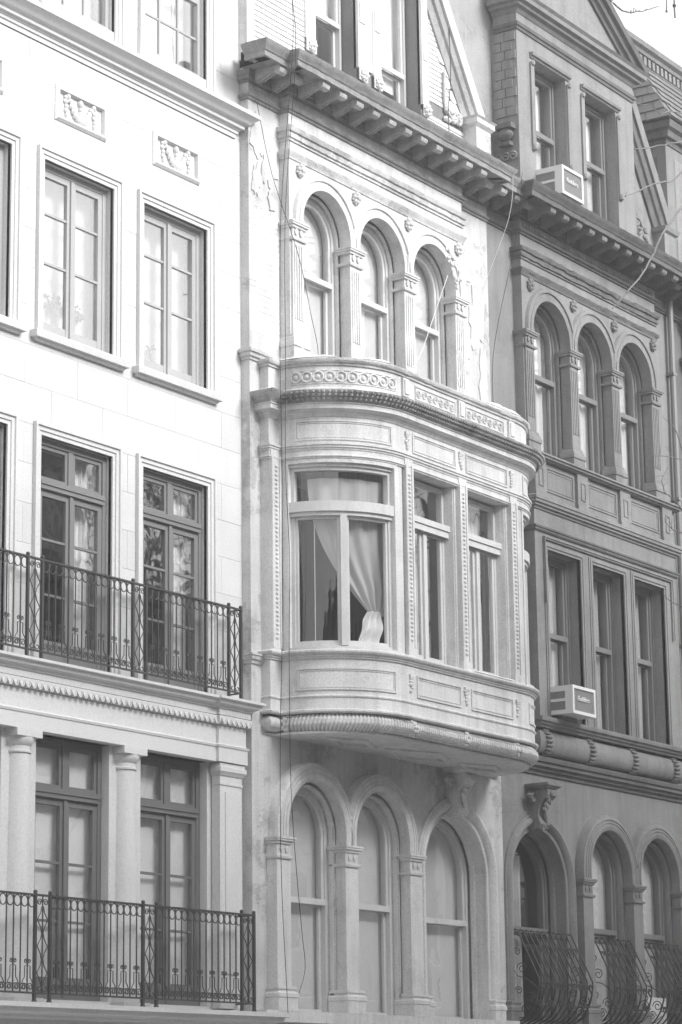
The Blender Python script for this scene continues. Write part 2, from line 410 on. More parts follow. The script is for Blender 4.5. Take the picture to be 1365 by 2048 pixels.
for i, cx in enumerate(bays):
    wo = french(cx, 10.5, 12.59, .24, [11.40, 12.0], None, 'frame_light', 'glass_bright', .18)
    # sweep() puts positive offsets to the right of the path; jambs run up, over and down, so outside is negative-left: mirror
    surround(cx, 10.48, 12.59, wo)
    a = MB().sweep([(cx-HW-.105, LY+.02), (cx-HW-.105, LY), (cx+HW+.105, LY), (cx+HW+.105, LY+.02)], [(-.0, 10.36), (.05, 10.365), (.07, 10.39), (.1, 10.395), (.11, 10.47), (.1, 10.482), (-.0, 10.484)], XY)
    a.box(cx-HW+.002, cx+HW-.002, LY+.001, .25, 10.44, 10.502); a.obj('sill', 'limestone', wo)
    wo = french(cx, 6.68, 9.29, .21, [7.50, 8.13], 8.76, 'frame_mid', 'glass', .30)
    surround(cx, 6.62, 9.29, wo)
    wo = french(cx, 3.02, 5.9, .25, [3.88, 4.52], 5.29, 'frame_dark', 'glass', .25)
    a = MB().box(cx-HW, cx+HW, LY-.02, .5, 2.9, 3.02); a.obj('threshold', 'limestone', wo)
    # attic sash with small panes
    x0, x1 = cx-HW, cx+HW; y = .22
    wo = MB().sweep([(x0, 14.6), (x0, 17.0), (x1, 17.0), (x1, 14.6)], [(.0, y), (-.07, y), (-.07, y+.12), (.0, y+.12)], XZ, closed=True).obj('window', 'frame_light', LH)
    MB().box(x0+.07, x1-.07, y+.0, y+.05, 15.63, 15.72).obj('meeting_rail', 'frame_light', wo)
    for zz0, zz1 in ((14.67, 15.63), (15.72, 16.93)):
        for k in (1, 2):
            xx = x0+.07+(x1-x0-.14)*k/3; MB().box(xx-.014, xx+.014, y+.02, y+.05, zz0, zz1).obj('glazing_bar', 'frame_light', wo)
        zz = (zz0+zz1)/2; MB().box(x0+.07, x1-.07, y+.022, y+.048, zz-.014, zz+.014).obj('glazing_bar', 'frame_light', wo)
        for k in range(3):
            for q in range(2):
                xa = x0+.07+(x1-x0-.14)*k/3; xb = x0+.07+(x1-x0-.14)*(k+1)/3; za = zz0+(zz1-zz0)*q/2; zb = zz0+(zz1-zz0)*(q+1)/2
                MB().box(xa+.004, xb-.004, y+.032, y+.038, za+.004, zb-.004).obj('pane', 'glass_bright', wo)
    surround(cx, 14.3, 17.0, wo)
# top cornice
MB().sweep([(19.5, LY), (25.86, LY), (25.86, LY+.3)], [(-.01, 13.99), (.02, 13.99), (.02, 14.045), (.04, 14.05), (.045, 14.085), (.06, 14.09), (.06, 14.105), (.1, 14.115), (.105, 14.15), (.14, 14.165), (.17, 14.19), (.2, 14.23), (.255, 14.26), (.26, 14.31), (.1, 14.36), (-.01, 14.37)], XY).obj('cornice', 'limestone', LH)
# garland panels
for cx in bays:
    a = MB().sweep([(cx-.44, 13.16), (cx-.44, 13.54), (cx+.44, 13.54), (cx+.44, 13.16)], [(.03, LY+.035), (.03, LY-.012), (-.0, LY-.04), (-.025, LY-.04), (-.04, LY-.0), (-.04, LY+.035)], XZ, closed=True)
    a.box(cx-.41, cx+.41, LY+.022, LY+.034, 13.18, 13.52)
    pn = a.obj('garland_panel', 'limestone', LH)
    g = MB()
    for i in range(13):
        t = -1+2*i/12; g.ball((cx+t*.2, LY+.004, 13.24+.20*t*t), .042, .035+.015*(1-t*t), .036+.02*(1-t*t), 7, 5)
    for s in (-1, 1):
        for k in range(5): g.ball((cx+s*(.255+.012*(k % 2)), LY+.006, 13.47-.055*k), .05-.007*k, .03, .032, 7, 5)
        g.ball((cx+s*.235, LY+.0, 13.485), .04, .04, .04, 8, 5)
    g.ball((cx, LY+.0, 13.46), .045, .04, .05, 8, 5); g.ball((cx, LY+.006, 13.40), .03, .03, .04, 6, 4); g.ball((cx, LY+.008, 13.33), .025, .025, .05, 6, 4)
    g.obj('garland', 'limestone', pn)
# entablature over the columns and upper balcony ledge
LX0, LX1 = 19.5, 25.86
eb = [(LX0, 0.0), (25.28, 0.0), (25.28, -.04), (LX1, -.04), (LX1, .2)]
MB().sweep(eb, [(-.3, 5.9), (0, 5.9), (0, 6.07), (.012, 6.075), (.02, 6.10), (.0, 6.105), (-.015, 6.12), (-.015, 6.34), (-.3, 6.34)], XY).obj('entablature', 'limestone', LH)
MB().sweep(eb, [(-.3, 6.455), (.03, 6.455), (.03, 6.53), (.05, 6.535), (.06, 6.56), (.11, 6.58), (.13, 6.62), (.165, 6.63), (.165, 6.66), (-.3, 6.665)], XY).obj('balcony_ledge', 'limestone', LH)
MB().sweep(eb, [(-.3, 6.345), (.005, 6.345), (.03, 6.37), (.045, 6.41), (.04, 6.445), (-.3, 6.45)], XY).obj('egg_band', 'limestone', LH)
eg = MB(); eg.ball((0, .006, 0), .034, .018, .05, 8, 6); eg.tube([(-.043, .0, .045), (-.043, -.01, 0), (-.02, -.006, -.048), (.0, -.002, -.056), (.02, -.006, -.048), (.043, -.01, 0), (.043, 0, .045)], .007, 4)
egm = eg.mesh('egg')
x = 20.4
while x < 25.83:
    link(egm, 'egg', 'limestone', LH, loc=(x, (-.037 if x < 25.24 else -.077), 6.398), rot=(R(-14), 0, 0)); x += .0985
fl = MB()
for k in range(11): fl.box(25.32+k*.05, 25.345+k*.05, -.066-.006, -.05, 6.462, 6.525)
fl.obj('fluting', 'limestone', LH)
# columns and pilaster
for i, cx in enumerate((21.857, 23.712)):
    c = MB().lathe([(.215, 3.02), (.215, 3.08), (.225, 3.1), (.225, 3.15), (.19, 3.17), (.175, 3.2), (.172, 3.9), (.158, 5.60), (.158, 5.64)], cx, .19, 28).obj('column', 'limestone', LH)
    k = MB().lathe([(.157, 5.641), (.175, 5.645), (.178, 5.665), (.162, 5.675), (.161, 5.72), (.18, 5.735), (.2, 5.77), (.208, 5.8), (.208, 5.815)], cx, .19, 28); k.box(cx-.21, cx+.21, -.02, .4, 5.816, 5.898); k.obj('capital', 'limestone', c)
    MB().box(cx-.24, cx+.24, -.05, .43, 2.96, 3.018).obj('plinth', 'limestone', c)
    MB().box(cx-.285, cx+.285, .33, .5, 3.0, 5.9).obj('pier', 'limestone', LH)
pl = MB().sweep([(25.36, .13), (25.36, 0.01), (25.80, 0.01), (25.80, .13)], [(-.1, 3.0), (0, 3.0), (0, 5.9), (-.1, 5.9)], XY); pl.box(25.46, 25.70, -.004, .011, 3.4, 5.55); po = pl.obj('pilaster', 'limestone', LH)
MB().sweep([(25.36, .13), (25.36, 0.01), (25.80, 0.01), (25.80, .13)], [(-.01, 5.63), (.012, 5.63), (.012, 5.655), (-.01, 5.66)], XY).obj('necking', 'limestone', po)
MB().sweep([(25.36, .13), (25.36, 0.01), (25.80, 0.01), (25.80, .13)], [(-.01, 5.74), (.015, 5.745), (.035, 5.78), (.045, 5.79), (.045, 5.84), (.03, 5.85), (.03, 5.885), (-.01, 5.89)], XY).obj('capital', 'limestone', po)
# lower ledge and base
MB().sweep([(LX0, .1), (25.8, .1), (25.8, .3)], [(-.2, 2.80), (.33, 2.80), (.34, 2.83), (.40, 2.85), (.42, 2.90), (.46, 2.905), (.46, 2.955), (-.2, 2.957)], XY).obj('balcony_ledge', 'limestone', LH)
MB().box(LX0, 26.0, .1, .14, .12, 2.8).obj('base_course', 'limestone', LH)
# interior shells: floors and back walls keep the rooms dark
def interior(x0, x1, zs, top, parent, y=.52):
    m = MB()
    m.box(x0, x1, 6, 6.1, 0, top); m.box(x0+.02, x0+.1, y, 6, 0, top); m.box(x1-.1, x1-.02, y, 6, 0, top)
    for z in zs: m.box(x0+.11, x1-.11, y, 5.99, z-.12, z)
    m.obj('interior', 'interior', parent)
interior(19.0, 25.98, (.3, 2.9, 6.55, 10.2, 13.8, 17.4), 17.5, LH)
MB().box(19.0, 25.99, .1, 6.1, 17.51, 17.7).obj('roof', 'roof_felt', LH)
# blinds and curtains behind the glass
names = ['far from the cream house', 'in the middle bay', 'next to the cream house']
for i, cx in enumerate(bays):
    cloth(lambda u, v: (cx-.62+1.24*u, .47+.006*sin(u*40), 10.55+2.0*v), 40, 2, 'curtain', 'white_curtain', 'white sheet imitating mirrored sky in the limestone third floor window %s' % names[i], 'curtain')  # added white sheet, imitates bright sky mirrored in the panes
    pleats(cx+.25, cx+.58, 6.7, 9.25, .42, 'white_curtain', 'narrow white drape in the limestone second floor window %s' % names[i], .025, 3)
    flat_blind(rect(cx-.6, cx+.6, 3.05, 5.85), .38, 'white_curtain', 'pale shade in the limestone ground floor window %s' % names[i])
    cloth(lambda u, v: (cx-.6+1.2*u, .47+.004*sin(u*30), 14.65+2.3*v), 30, 2, 'curtain', 'white_curtain', 'sheer white curtain in the small paned attic window %s' % names[i], 'curtain')

def plant(x, y, z, h, kind, label):
    T = thing('potted_plant', label, 'plant', (x, y, z)); rn = random.Random(int(x*100))
    MB().lathe([(.05, z), (.07, z+.1), (.075, z+.11), (.06, z+.112)], x, y, 12).obj('pot', 'grey_dark', T)
    m = MB(); m.tube([(x, y, z+.1), (x+.02, y, z+h*.45), (x-.01, y, z+h*.75)], .012, 5, .007)
    for k in range(16 if kind else 7):
        a = rn.uniform(0, 2*pi); r = rn.uniform(.08, .17)*(1 if kind else .6); top = Vector((x+r*cos(a), y+r*.35*sin(a), z+h*(1-.35*(r/.17)**2)+rn.uniform(-.02, .02)))
        m.tube([(x, y, z+h*rn.uniform(.5, .7)), ((x+top.x)/2, y, z+h*.85), tuple(top)], .006, 4, .003)
        for q in range(6 if kind else 2): m.ball(top+Vector((rn.uniform(-.05, .05), rn.uniform(-.015, .015), rn.uniform(-.03, .03))), .02, .01, .016, 5, 4)
    m.obj('foliage', 'bark', T)
plant(22.62, .40, 10.52, .62, 1, 'umbrella shaped plant behind the left pane of the middle limestone third floor window')
plant(23.02, .40, 10.52, .60, 1, 'umbrella shaped plant behind the right pane of the middle limestone third floor window')
plant(24.50, .40, 10.52, .42, 0, 'spindly plant on the limestone third floor sill next to the cream house')
tag(MB().lathe([(.06, 10.505), (.085, 10.55), (.09, 10.6), (.07, 10.62), (.075, 10.66), (.05, 10.665)], 24.93, .39, 14).obj('vase', 'grey_dark'), 'small dark bowl on the third floor sill next to the cream house', 'bowl')

# =================================================================== iron balcony railings
def spiral(cx, cz, r0, r1, t0, t1, y, n=14):
    return [(cx+(r0+(r1-r0)*i/n)*cos(t0+(t1-t0)*i/n), y, cz+(r0+(r1-r0)*i/n)*sin(t0+(t1-t0)*i/n)) for i in range(n+1)]
def railing(y, z0, z1, pairs, xend, label):
    T = thing('balcony_railing', label, 'railing', (23.7, y, z0-.08))
    xs = 20.3; H = z1-z0
    MB().box(xs, xend, y-.018, y+.018, z1-.012, z1+.008).obj('top_rail', 'iron', T)
    MB().box(xs, xend, y-.014, y+.014, z0, z0+.018).obj('bottom_rail', 'iron', T)
    pm = MB(); pm.box(-.016, .016, -.016, .016, -.085, H+.012); pm.ball((0, 0, H+.03), .024, .024, .024, 8, 5); pm.lathe([(.03, -.088), (.03, -.075), (.022, -.06)], 0, 0, 8); pm = pm.mesh('post')
    bm_ = MB().tube([(0, 0, .01), (0, 0, H-.01)], .0085, 6).mesh('baluster')
    rm = MB().tube([(.052*cos(2*pi*i/16), 0, .058*sin(2*pi*i/16)) for i in range(16)], .007, 5, closed=True).mesh('ring')
    cm = MB()
    for s in (-1, 1):
        cm.tube([(s*.006, 0, .33)]+[(s*x, 0, z) for x, _, z in spiral(.03, .335, .026, .008, pi, -1.6*pi, 0, 12)], .006, 4)
        cm.tube([(s*.02, 0, .29), (s*.045, 0, .285), (s*.045, 0, .17), (s*.075, 0, .135), (s*.09, 0, .10)], .006, 4)
    cm.ball((0, 0, .31), .014, .012, .014, 6, 4); cm = cm.mesh('crown')
    sm = MB()
    for s in (-1, 1): sm.tube([(s*x, 0, z) for x, _, z in spiral(.048, .065, .045, .012, pi*1.2, -1.6*pi, 0, 16)], .0065, 4)
    sm = sm.mesh('scroll')
    lm = MB(); hw = .085
    for k in range(3):
        za, zb = .08+(H-.2)*k/3, .08+(H-.2)*(k+1)/3; zm = (za+zb)/2
        for s in (-1, 1):
            lm.tube([(s*.012, 0, za), (s*.03, 0, za+(zm-za)*.45), (s*hw, 0, zm), (s*.03, 0, zb-(zb-zm)*.45), (s*.012, 0, zb)], .0065, 4)
    for s in (-1, 1):
        lm.tube([(s*x, 0, z) for x, _, z in spiral(.05, H-.075, .04, .01, pi, -1.7*pi, 0, 14)], .0065, 4)
        lm.tube([(s*x, 0, z) for x, _, z in spiral(.05, .06, .04, .01, pi, 2.7*pi, 0, 14)], .0065, 4)
    lm.tube([(0, 0, .01), (0, 0, H-.01)], .008, 5)
    for z in (.08+(H-.2)/3, .08+2*(H-.2)/3): lm.ball((0, 0, z), .018, .014, .02, 6, 4)
    lm = lm.mesh('lozenge')
    for c in pairs:
        for s in (-1, 1): link(pm, 'post', 'iron', T, loc=(c+s*.122, y, z0))
        link(lm, 'lozenge', 'iron', T, loc=(c, y, z0))
    for q in range(len(pairs)):
        a = (pairs[q-1]+.122) if q else pairs[0]-1.74; b = pairs[q]-.122; n = 14; dx = (b-a)/n
        for i in range(n):
            xx = a+dx*(i+.5)
            if xx < xs: continue
            link(rm, 'ring', 'iron', T, loc=(xx, y, z1-.075))
            if i: link(bm_, 'baluster', 'iron', T, loc=(a+dx*i, y, z0))
            if i % 2 == 1:
                link(cm, 'crown', 'iron', T, loc=(a+dx*i, y, z0+.0)); link(sm, 'scroll', 'iron', T, loc=(a+dx*i, y, z0+.005))
            elif i: link(sm, 'scroll', 'iron', T, loc=(a+dx*i, y, z0+.005))
    # short return to the wall at the right end
    MB().box(xend-.03, xend, y+.02, LY-.002, z1-.012, z1+.006).obj('return_rail', 'iron', T); MB().box(xend-.028, xend, y+.02, LY-.002, z0, z0+.016).obj('return_rail', 'iron', T)
    n = max(1, int((LY-y)/.12))
    for i in range(n): link(bm_, 'baluster', 'iron', T, loc=(xend-.014, y+(LY-y)*(i+.7)/(n+.5), z0))
    return T
railing(-.25, 3.045, 4.085, [21.83, 23.68, 25.555], 25.69, 'black wrought iron railing before the ground floor french windows of the limestone house')
railing(-.07, 6.75, 7.79, [21.845, 23.70, 25.565], 25.70, 'black wrought iron railing before the second floor french windows, above the egg moulding ledge')

# =================================================================== twin row houses
ZC, RI, RO = 13.12, .58, .75
def upper_arcade(H, x0, m, mw, blinds, tag_, fm, gm, seed):
    """three arched windows, piers, archivolts, string courses of the top floor breakfront; x0 is the house's left edge"""
    ax = [x0+1.51+1.34*k for k in range(3)]; px = [x0+.84+1.34*k for k in range(4)]
    yb = -.15
    holes = []
    for cx in ax: holes.append(arch_path_simple(cx, ZC, RI-.02, 11.19, 20))
    bf = slab('breakfront', rect(x0+.69, x0+5.02, 11.18, 14.8), holes, yb, -.001, m, H)
    for cx in ax:
        a = MB()
        a.sweep(arch_path_simple(cx, ZC, RI, 13.06, 24), [(-.022, yb+.02), (-.022, yb-.04), (.05, yb-.04), (.055, yb-.028), (.10, yb-.028), (.105, yb-.05), (.135, yb-.055), (.15, yb-.05), (.165, yb-.02), (.17, yb+.01)], XZ)
        a.obj('archivolt', m, H)
        a = MB().sweep(arch_path_simple(cx, ZC, RI-.045, 11.19, 24), [(.03, -.0), (-.0, -.0), (-.02, .012), (-.02, .05), (.03, .06)], XZ); a.obj('inner_moulding', m, H)
        sash_arch(H, cx, ZC-.01, RI-.063, 11.2, 12.53, .062, fm, gm)
    for k, xc in enumerate(px):
        p = MB().box(xc-.125, xc+.125, yb-.03, yb+.01, 11.3, 13.0)
        for q in (-1.5, -.5, .5, 1.5): p.box(xc+q*.052-.014, xc+q*.052+.014, yb-.042, yb-.03, 11.75, 12.75)
        po = p.obj('pier', m, H)
        cap(xc, .14, yb-.035, yb+.16, 12.81, 13.06, po, m)
        b = MB().sweep([(xc-.14, yb+.16), (xc-.14, yb-.035), (xc+.14, yb-.035), (xc+.14, yb+.16)], [(-.02, 11.19), (.035, 11.19), (.035, 11.36), (.05, 11.37), (.05, 11.43), (.03, 11.46), (.03, 11.48), (.015, 11.5), (.015, 11.53), (-.02, 11.54)], XY); b.obj('base', m, po)
    for k in range(4): rosette(x0+.93+1.315*k, yb-.02, 13.81, H, m)
    bp = [(x0+.69, -.0), (x0+.69, yb), (x0+5.02, yb), (x0+5.02, -.0)]
    MB().sweep(bp, [(-.01, 14.165), (.02, 14.165), (.022, 14.2), (.045, 14.205), (.05, 14.25), (.035, 14.26), (.035, 14.285), (.06, 14.29), (.075, 14.33), (.08, 14.35), (-.01, 14.36)], XY, rough=.045 if x0 > 31 else .016).obj('string_course', mw, H)
    MB().sweep(bp, [(-.01, 13.92), (.015, 13.92), (.03, 13.96), (.05, 13.985), (.06, 14.02), (-.01, 14.03)], XY, rough=.04 if x0 > 31 else .014).obj('string_course', mw, H)
    return ax
def main_cornice(H, path, xs, m, mf, ymod):
    MB().sweep(path, [(-.01, 14.545), (.025, 14.55), (.03, 14.575), (.055, 14.585), (.06, 14.61), (-.01, 14.62)], XY).obj('string_course', m, H)
    MB().sweep(path, [(-.01, 14.625), (.012, 14.625), (.012, 14.775), (-.01, 14.775)], XY).obj('frieze', mf, H)
    MB().sweep(path, [(-.01, 14.776), (.03, 14.78), (.035, 14.80), (.065, 14.81), (.065, 14.865), (.08, 14.872), (.08, 14.93), (-.01, 14.932)], XY).obj('bed_moulding', m, H)
    wrap = path[0][1] > 0; q = path[1:] if wrap else path; cp = []
    for i, (x, y) in enumerate(q):          # the crown is swept on a line .4 m proud of the wall
        sx = 0
        if wrap and i == 0: cp += [(25.77, -.2), (25.77, -.4)]; continue
        if 0 < i < len(q)-1: sx = -.4 if x < (q[0][0]+q[-1][0])/2 else .4
        cp.append((x+sx, y-.4))
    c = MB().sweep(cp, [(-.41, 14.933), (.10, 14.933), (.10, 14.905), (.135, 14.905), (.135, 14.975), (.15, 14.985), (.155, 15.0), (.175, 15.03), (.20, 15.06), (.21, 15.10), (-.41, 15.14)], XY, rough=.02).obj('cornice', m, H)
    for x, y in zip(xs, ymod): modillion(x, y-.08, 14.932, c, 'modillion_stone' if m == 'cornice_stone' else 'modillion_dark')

# ---------------------------------------------------------------- centre: cream row house with oriel
CH = thing('cream_row_house', 'weathered cream row house with a curved oriel, arcaded windows and a white brick gable', 'house', (29, 0, .12))
C0, C1 = 26.0, 31.97
holes = [arch_path_simple(C0+1.51+1.34*k, ZC, RI-.06, 11.2, 20) for k in range(3)]
holes += [rect(26.62, 31.45, 7.3, 9.8)]
LA = [(27.195, 5.21, .625), (28.69, 5.21, .625)]
for cx, zc, r in LA: holes.append(arch_path_simple(cx, zc, r-.05, 3.0, 20))
holes.append(arch_path_simple(30.715, 4.93, .835, 3.0, 30))
CW = slab('wall', rect(C0, C1, 0.1, 15.0), holes, 0, .5, 'cream_worn', CH)
upper_arcade(CH, C0, 'cream', 'cream_worn', None, '', 'frame_white', 'glass_old', 1)
cpath = [(C0, .12), (C0, 0), (C0+.69, 0), (C0+.69, -.15), (C0+5.02, -.15), (C0+5.02, 0), (C1-.002, 0)]
mx = [C0+.1, C0+.47]+[C0+.86+.4*k for k in range(11)]+[C0+5.3, C0+5.68]
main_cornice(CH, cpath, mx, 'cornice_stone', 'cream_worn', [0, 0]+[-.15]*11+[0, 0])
# string course stubs on the flank strips
MB().sweep([(C0, .12), (C0, 0), (C0+.69, 0)], [(-.01, 11.06), (.02, 11.06), (.025, 11.09), (.05, 11.10), (.055, 11.14), (.08, 11.15), (.085, 11.19), (-.01, 11.2)], XY).obj('string_course', 'cream_worn', CH)
MB().sweep([(C0, .12), (C0, 0), (C0+.22, 0)], [(-.01, 7.18), (.02, 7.18), (.03, 7.22), (.05, 7.23), (.055, 7.27), (.07, 7.28), (.07, 7.3), (-.01, 7.31)], XY).obj('string_course', 'cream_worn', CH)
# roller blinds in the top floor arches
for k in range(3):
    cx = C0+1.51+1.34*k
    flat_blind(arch_path_simple(cx, ZC-.02, RI-.12, 11.26, 20), .215, 'blind_grey', 'grey roller blind drawn down in the %s top floor arch of the cream house' % ['first', 'middle', 'damaged last'][k])
# flaking render on the flank strips
rnd = random.Random(31)
def flake(cx, cz, w_, h_, y, m, parent):
    n = 22; ph = [rnd.uniform(0, 6) for _ in range(4)]
    P = []
    for i in range(n):
        t = 2*pi*i/n; r = 1+.22*sin(2*t+ph[0])+.16*sin(5*t+ph[1])+.12*sin(9*t+ph[2])+rnd.uniform(-.08, .08); P.append((cx+w_*r*cos(t), cz+h_*r*sin(t)))
    MB().prism(P, y, y+.02, XZ).obj('render_patch', m, parent)
for cx, cz, w_, h_ in ((31.25, 13.6, .16, .30), (31.6, 13.0, .22, .42), (31.3, 12.45, .14, .22), (31.75, 12.1, .12, .4), (31.35, 11.75, .2, .3), (31.7, 11.35, .16, .2)):
    flake(cx, cz, w_, h_, -.011-rnd.random()*.006, 'cream', CW)
for cx, cz, w_, h_ in ((26.2, 14.1, .13, .35), (26.45, 13.75, .15, .3), (26.17, 13.5, .1, .22), (26.5, 13.3, .1, .12)):
    flake(cx, cz, w_, h_, -.013-rnd.random()*.006, 'cream_worn', CW)
b = MB()
for i in range(60):
    t = rnd.uniform(.05, 1.15); r = RI+rnd.uniform(-.01, .19); b.ball((C0+1.51+2.68+r*cos(t), -.15-rnd.uniform(-.01, .05), ZC+r*sin(t)), rnd.uniform(.02, .045), .03, rnd.uniform(.02, .05), 5, 4)
for i in range(40): b.ball((C0+1.51+2.68+.62+rnd.uniform(-.05, .1), -.17, 11.6+rnd.random()*1.3), rnd.uniform(.015, .035), .025, rnd.uniform(.02, .06), 5, 4)
bo = b.obj('crumbled_render', 'cream_worn', CH); bo['kind'] = 'stuff'
# ------- lower arcade
LY0 = -.15
def lower_pier(H, xc, hw, m, side=True):
    p = MB().sweep([(xc-hw, .1), (xc-hw, LY0), (xc+hw, LY0), (xc+hw, .1)], [(-.05, 3.0), (0, 3.0), (0, 5.07), (-.05, 5.07)], XY); po = p.obj('pier', m, H)
    cap(xc, hw, LY0, .1, 4.815, 5.08, po, m)
    MB().sweep([(xc-hw, .1), (xc-hw, LY0), (xc+hw, LY0), (xc+hw, .1)], [(-.02, 2.99), (.055, 2.99), (.055, 3.15), (.065, 3.155), (.065, 3.20), (.03, 3.225), (.03, 3.245), (.045, 3.25), (.045, 3.285), (-.02, 3.29)], XY).obj('base', m, po)
def lower_arch(H, cx, zc, r, m, fm, gm, blind, lab):
    a = MB(); y = LY0
    a.sweep(arch_path_simple(cx, zc, r, 5.07, 26), [(-.012, .0), (-.012, y-.0), (.03, y-.02), (.06, y-.02), (.065, y-.004), (.085, y-.004), (.09, y-.014), (.11, y-.014), (.115, y-.0), (.135, y-.0), (.14, y-.012), (.16, y-.012), (.165, y+.004), (.2, y+.012), (.215, y+.06), (.215, .0)], XZ)
    a.obj('archivolt', m, H)
    MB().sweep(arch_path_simple(cx, zc, r-.03, 3.0, 24), [(.0, -.0), (-.02, .0), (-.045, .03), (-.045, .08), (.0, .09)], XZ).obj('inner_moulding', m, H)
    sash_arch(H, cx, zc, r-.072, 3.0, 4.37, .11, fm, gm)
    if blind: flat_blind(arch_path_simple(cx, zc, r-.125, 3.05, 20), .262, blind, lab)
for cx, zc, r in LA:
    pass
lower_arch(CH, 27.195, 5.21, .645, 'cream', 'frame_white', 'glass', 'blind', 'pale shade in the narrow cream arch next to the limestone house')
lower_arch(CH, 28.69, 5.21, .645, 'cream', 'frame_white', 'glass', 'blind', 'pale shade in the narrow cream arch beside the wide arch')
for xc in (26.445, 27.94, 29.455): lower_pier(CH, xc, .145, 'cream')
def big_arch(H, cx, zc, r, m, fm, gm, key, kx):
    a = MB().sweep(arch_path_simple(cx, zc, r-.15, 3.28, 30), [(-.02, .12), (-.02, .0), (.0, -.03), (.025, -.065), (.055, -.08), (.085, -.075), (.11, -.05), (.12, -.03), (.135, -.035), (.15, -.03), (.155, .0), (.155, .002)], XZ); ao = a.obj('archivolt', m, H)
    MB().sweep(arch_path_simple(cx, zc, r-.20, 3.0, 30), [(.02, .0), (-.02, .0), (-.03, .015), (-.03, .03), (-.02, .035), (-.02, .18), (-.035, .185), (-.05, .2), (-.05, .26), (.02, .27)], XZ).obj('reveal_panel', m, H)
    for s in (-1, 1):
        xx = cx+s*(r-.1); MB().sweep([(xx-.11, .0), (xx-.11, -.07), (xx+.11, -.07), (xx+.11, .0)], [(-.02, 2.98), (.03, 2.98), (.03, 3.13), (.04, 3.14), (.04, 3.19), (.02, 3.21), (.02, 3.24), (.03, 3.245), (.03, 3.27), (-.02, 3.28)], XY).obj('base', m, H)
    sash_arch(H, cx, zc, r-.25, 3.0, 4.31, .30, fm, gm)
    # keystone console
    poly = [(0, 0), (-.30, 0), (-.33, -.03), (-.33, -.10), (-.27, -.15), (-.2, -.22), (-.16, -.32), (-.17, -.42), (-.2, -.5), (-.16, -.56), (-.06, -.58), (0, -.55)]
    k = MB().prism([(y, z+6.26) for y, z in poly], kx-.13, kx+.13, YZ)
    k.sweep([(kx-.16, 0), (kx-.16, -.33), (kx+.16, -.33), (kx+.16, 0)], [(-.1, 6.26), (.0, 6.26), (.03, 6.29), (.05, 6.295), (.055, 6.33), (-.1, 6.335)], XY)
    ko = k.obj('keystone', m, H)
    b = MB(); rnd = random.Random(3)
    for i in range(16):
        t = i/15; zz = 6.2-.5*t; yy = -.31+.17*t**.7; b.ball((kx+rnd.uniform(-.07, .07), yy-.02, zz), rnd.uniform(.03, .05), .035, rnd.uniform(.03, .05), 6, 4)
    for s in (-1, 1):
        b.tube([(kx+s*.13, -.1, 6.2)]+[(kx+s*(.2+x), -.14, 6.12+z) for x, _, z in spiral(0, 0, .07, .02, pi*.8, -1.2*pi, 0, 12)], .022, 5)
        for i in range(4): b.ball((kx+s*(.15+.04*i), -.1, 6.12+rnd.uniform(-.04, .05)), .035, .05, .035, 6, 4)
    b.obj('leaf_carving', m, ko)
big_arch(CH, 30.715, 4.93, 1.02, 'cream', 'frame_white', 'glass', 0, 30.62)
flat_blind(arch_path_simple(30.715, 4.93, .765, 3.02, 20), .46, 'blind', 'pale shade filling the wide ground floor arch beside the grey house')
MB().sweep([(C0, 0), (C1-.003, 0)], [(-.01, 2.86), (.2, 2.86), (.2, 2.995), (-.01, 2.998)], XY).obj('sill_course', 'cream', CH)
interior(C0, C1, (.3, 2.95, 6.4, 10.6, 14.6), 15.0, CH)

# ------- oriel
OX0, OXF, OYB, OYF = 26.45, 27.60, -.13, -1.22
OXM = 29.05
OR = MB()
def opt(th, off=0.):
    """left quarter of the oriel plan: th 0 at the wall .. 90 at the flat front; off outward"""
    t = R(th); a, b = OXF-OX0, OYB-OYF
    x = OXF-a*cos(t); y = OYB-b*sin(t); n = Vector((-b*cos(t), -a*sin(t))).normalized()
    return x+n.x*off, y+n.y*off
def mir(p): return (2*OXM-p[0], p[1])
NQ = 22
left = [opt(90*i/NQ) for i in range(NQ+1)]
right = [mir(p) for p in reversed(left)]
opath = [(26.22, .0), (26.22, -.13)]+left+right+[(31.88, -.13), (31.88, .0)]
E_prof = lambda *p: list(p)
orb = MB().sweep(opath, [(-.1, 6.60), (0, 6.60), (.0, 7.25), (-.1, 7.25)], XY).obj('oriel', 'cream', CH, 'curved oriel bay with panelled base and fluted underside')
def om(name, prof, m='cream', rough=0): return MB().sweep(opath, prof, XY, rough=rough).obj(name, m, orb)
om('sill_moulding', [(-.1, 7.251), (.02, 7.25), (.025, 7.27), (.04, 7.275), (.045, 7.30), (.07, 7.305), (.085, 7.325), (.085, 7.345), (.06, 7.36), (-.1, 7.365)])
om('bead', [(-.01, 6.765), (.012, 6.77), (.018, 6.785), (.012, 6.80), (-.01, 6.805)])
om('base_fillet', [(-.02, 6.575), (.03, 6.575), (.045, 6.59), (.045, 6.612), (.02, 6.625), (-.02, 6.63)])
om('torus', [(-.2, 6.36)]+[(-.13+.155*cos(t), 6.47+.105*sin(t)) for t in [-pi/2+pi*i/8 for i in range(9)]]+[(-.2, 6.574)])
om('lower_fillet', [(-.35, 6.33), (-.11, 6.33), (-.09, 6.345), (-.11, 6.36), (-.35, 6.362)])
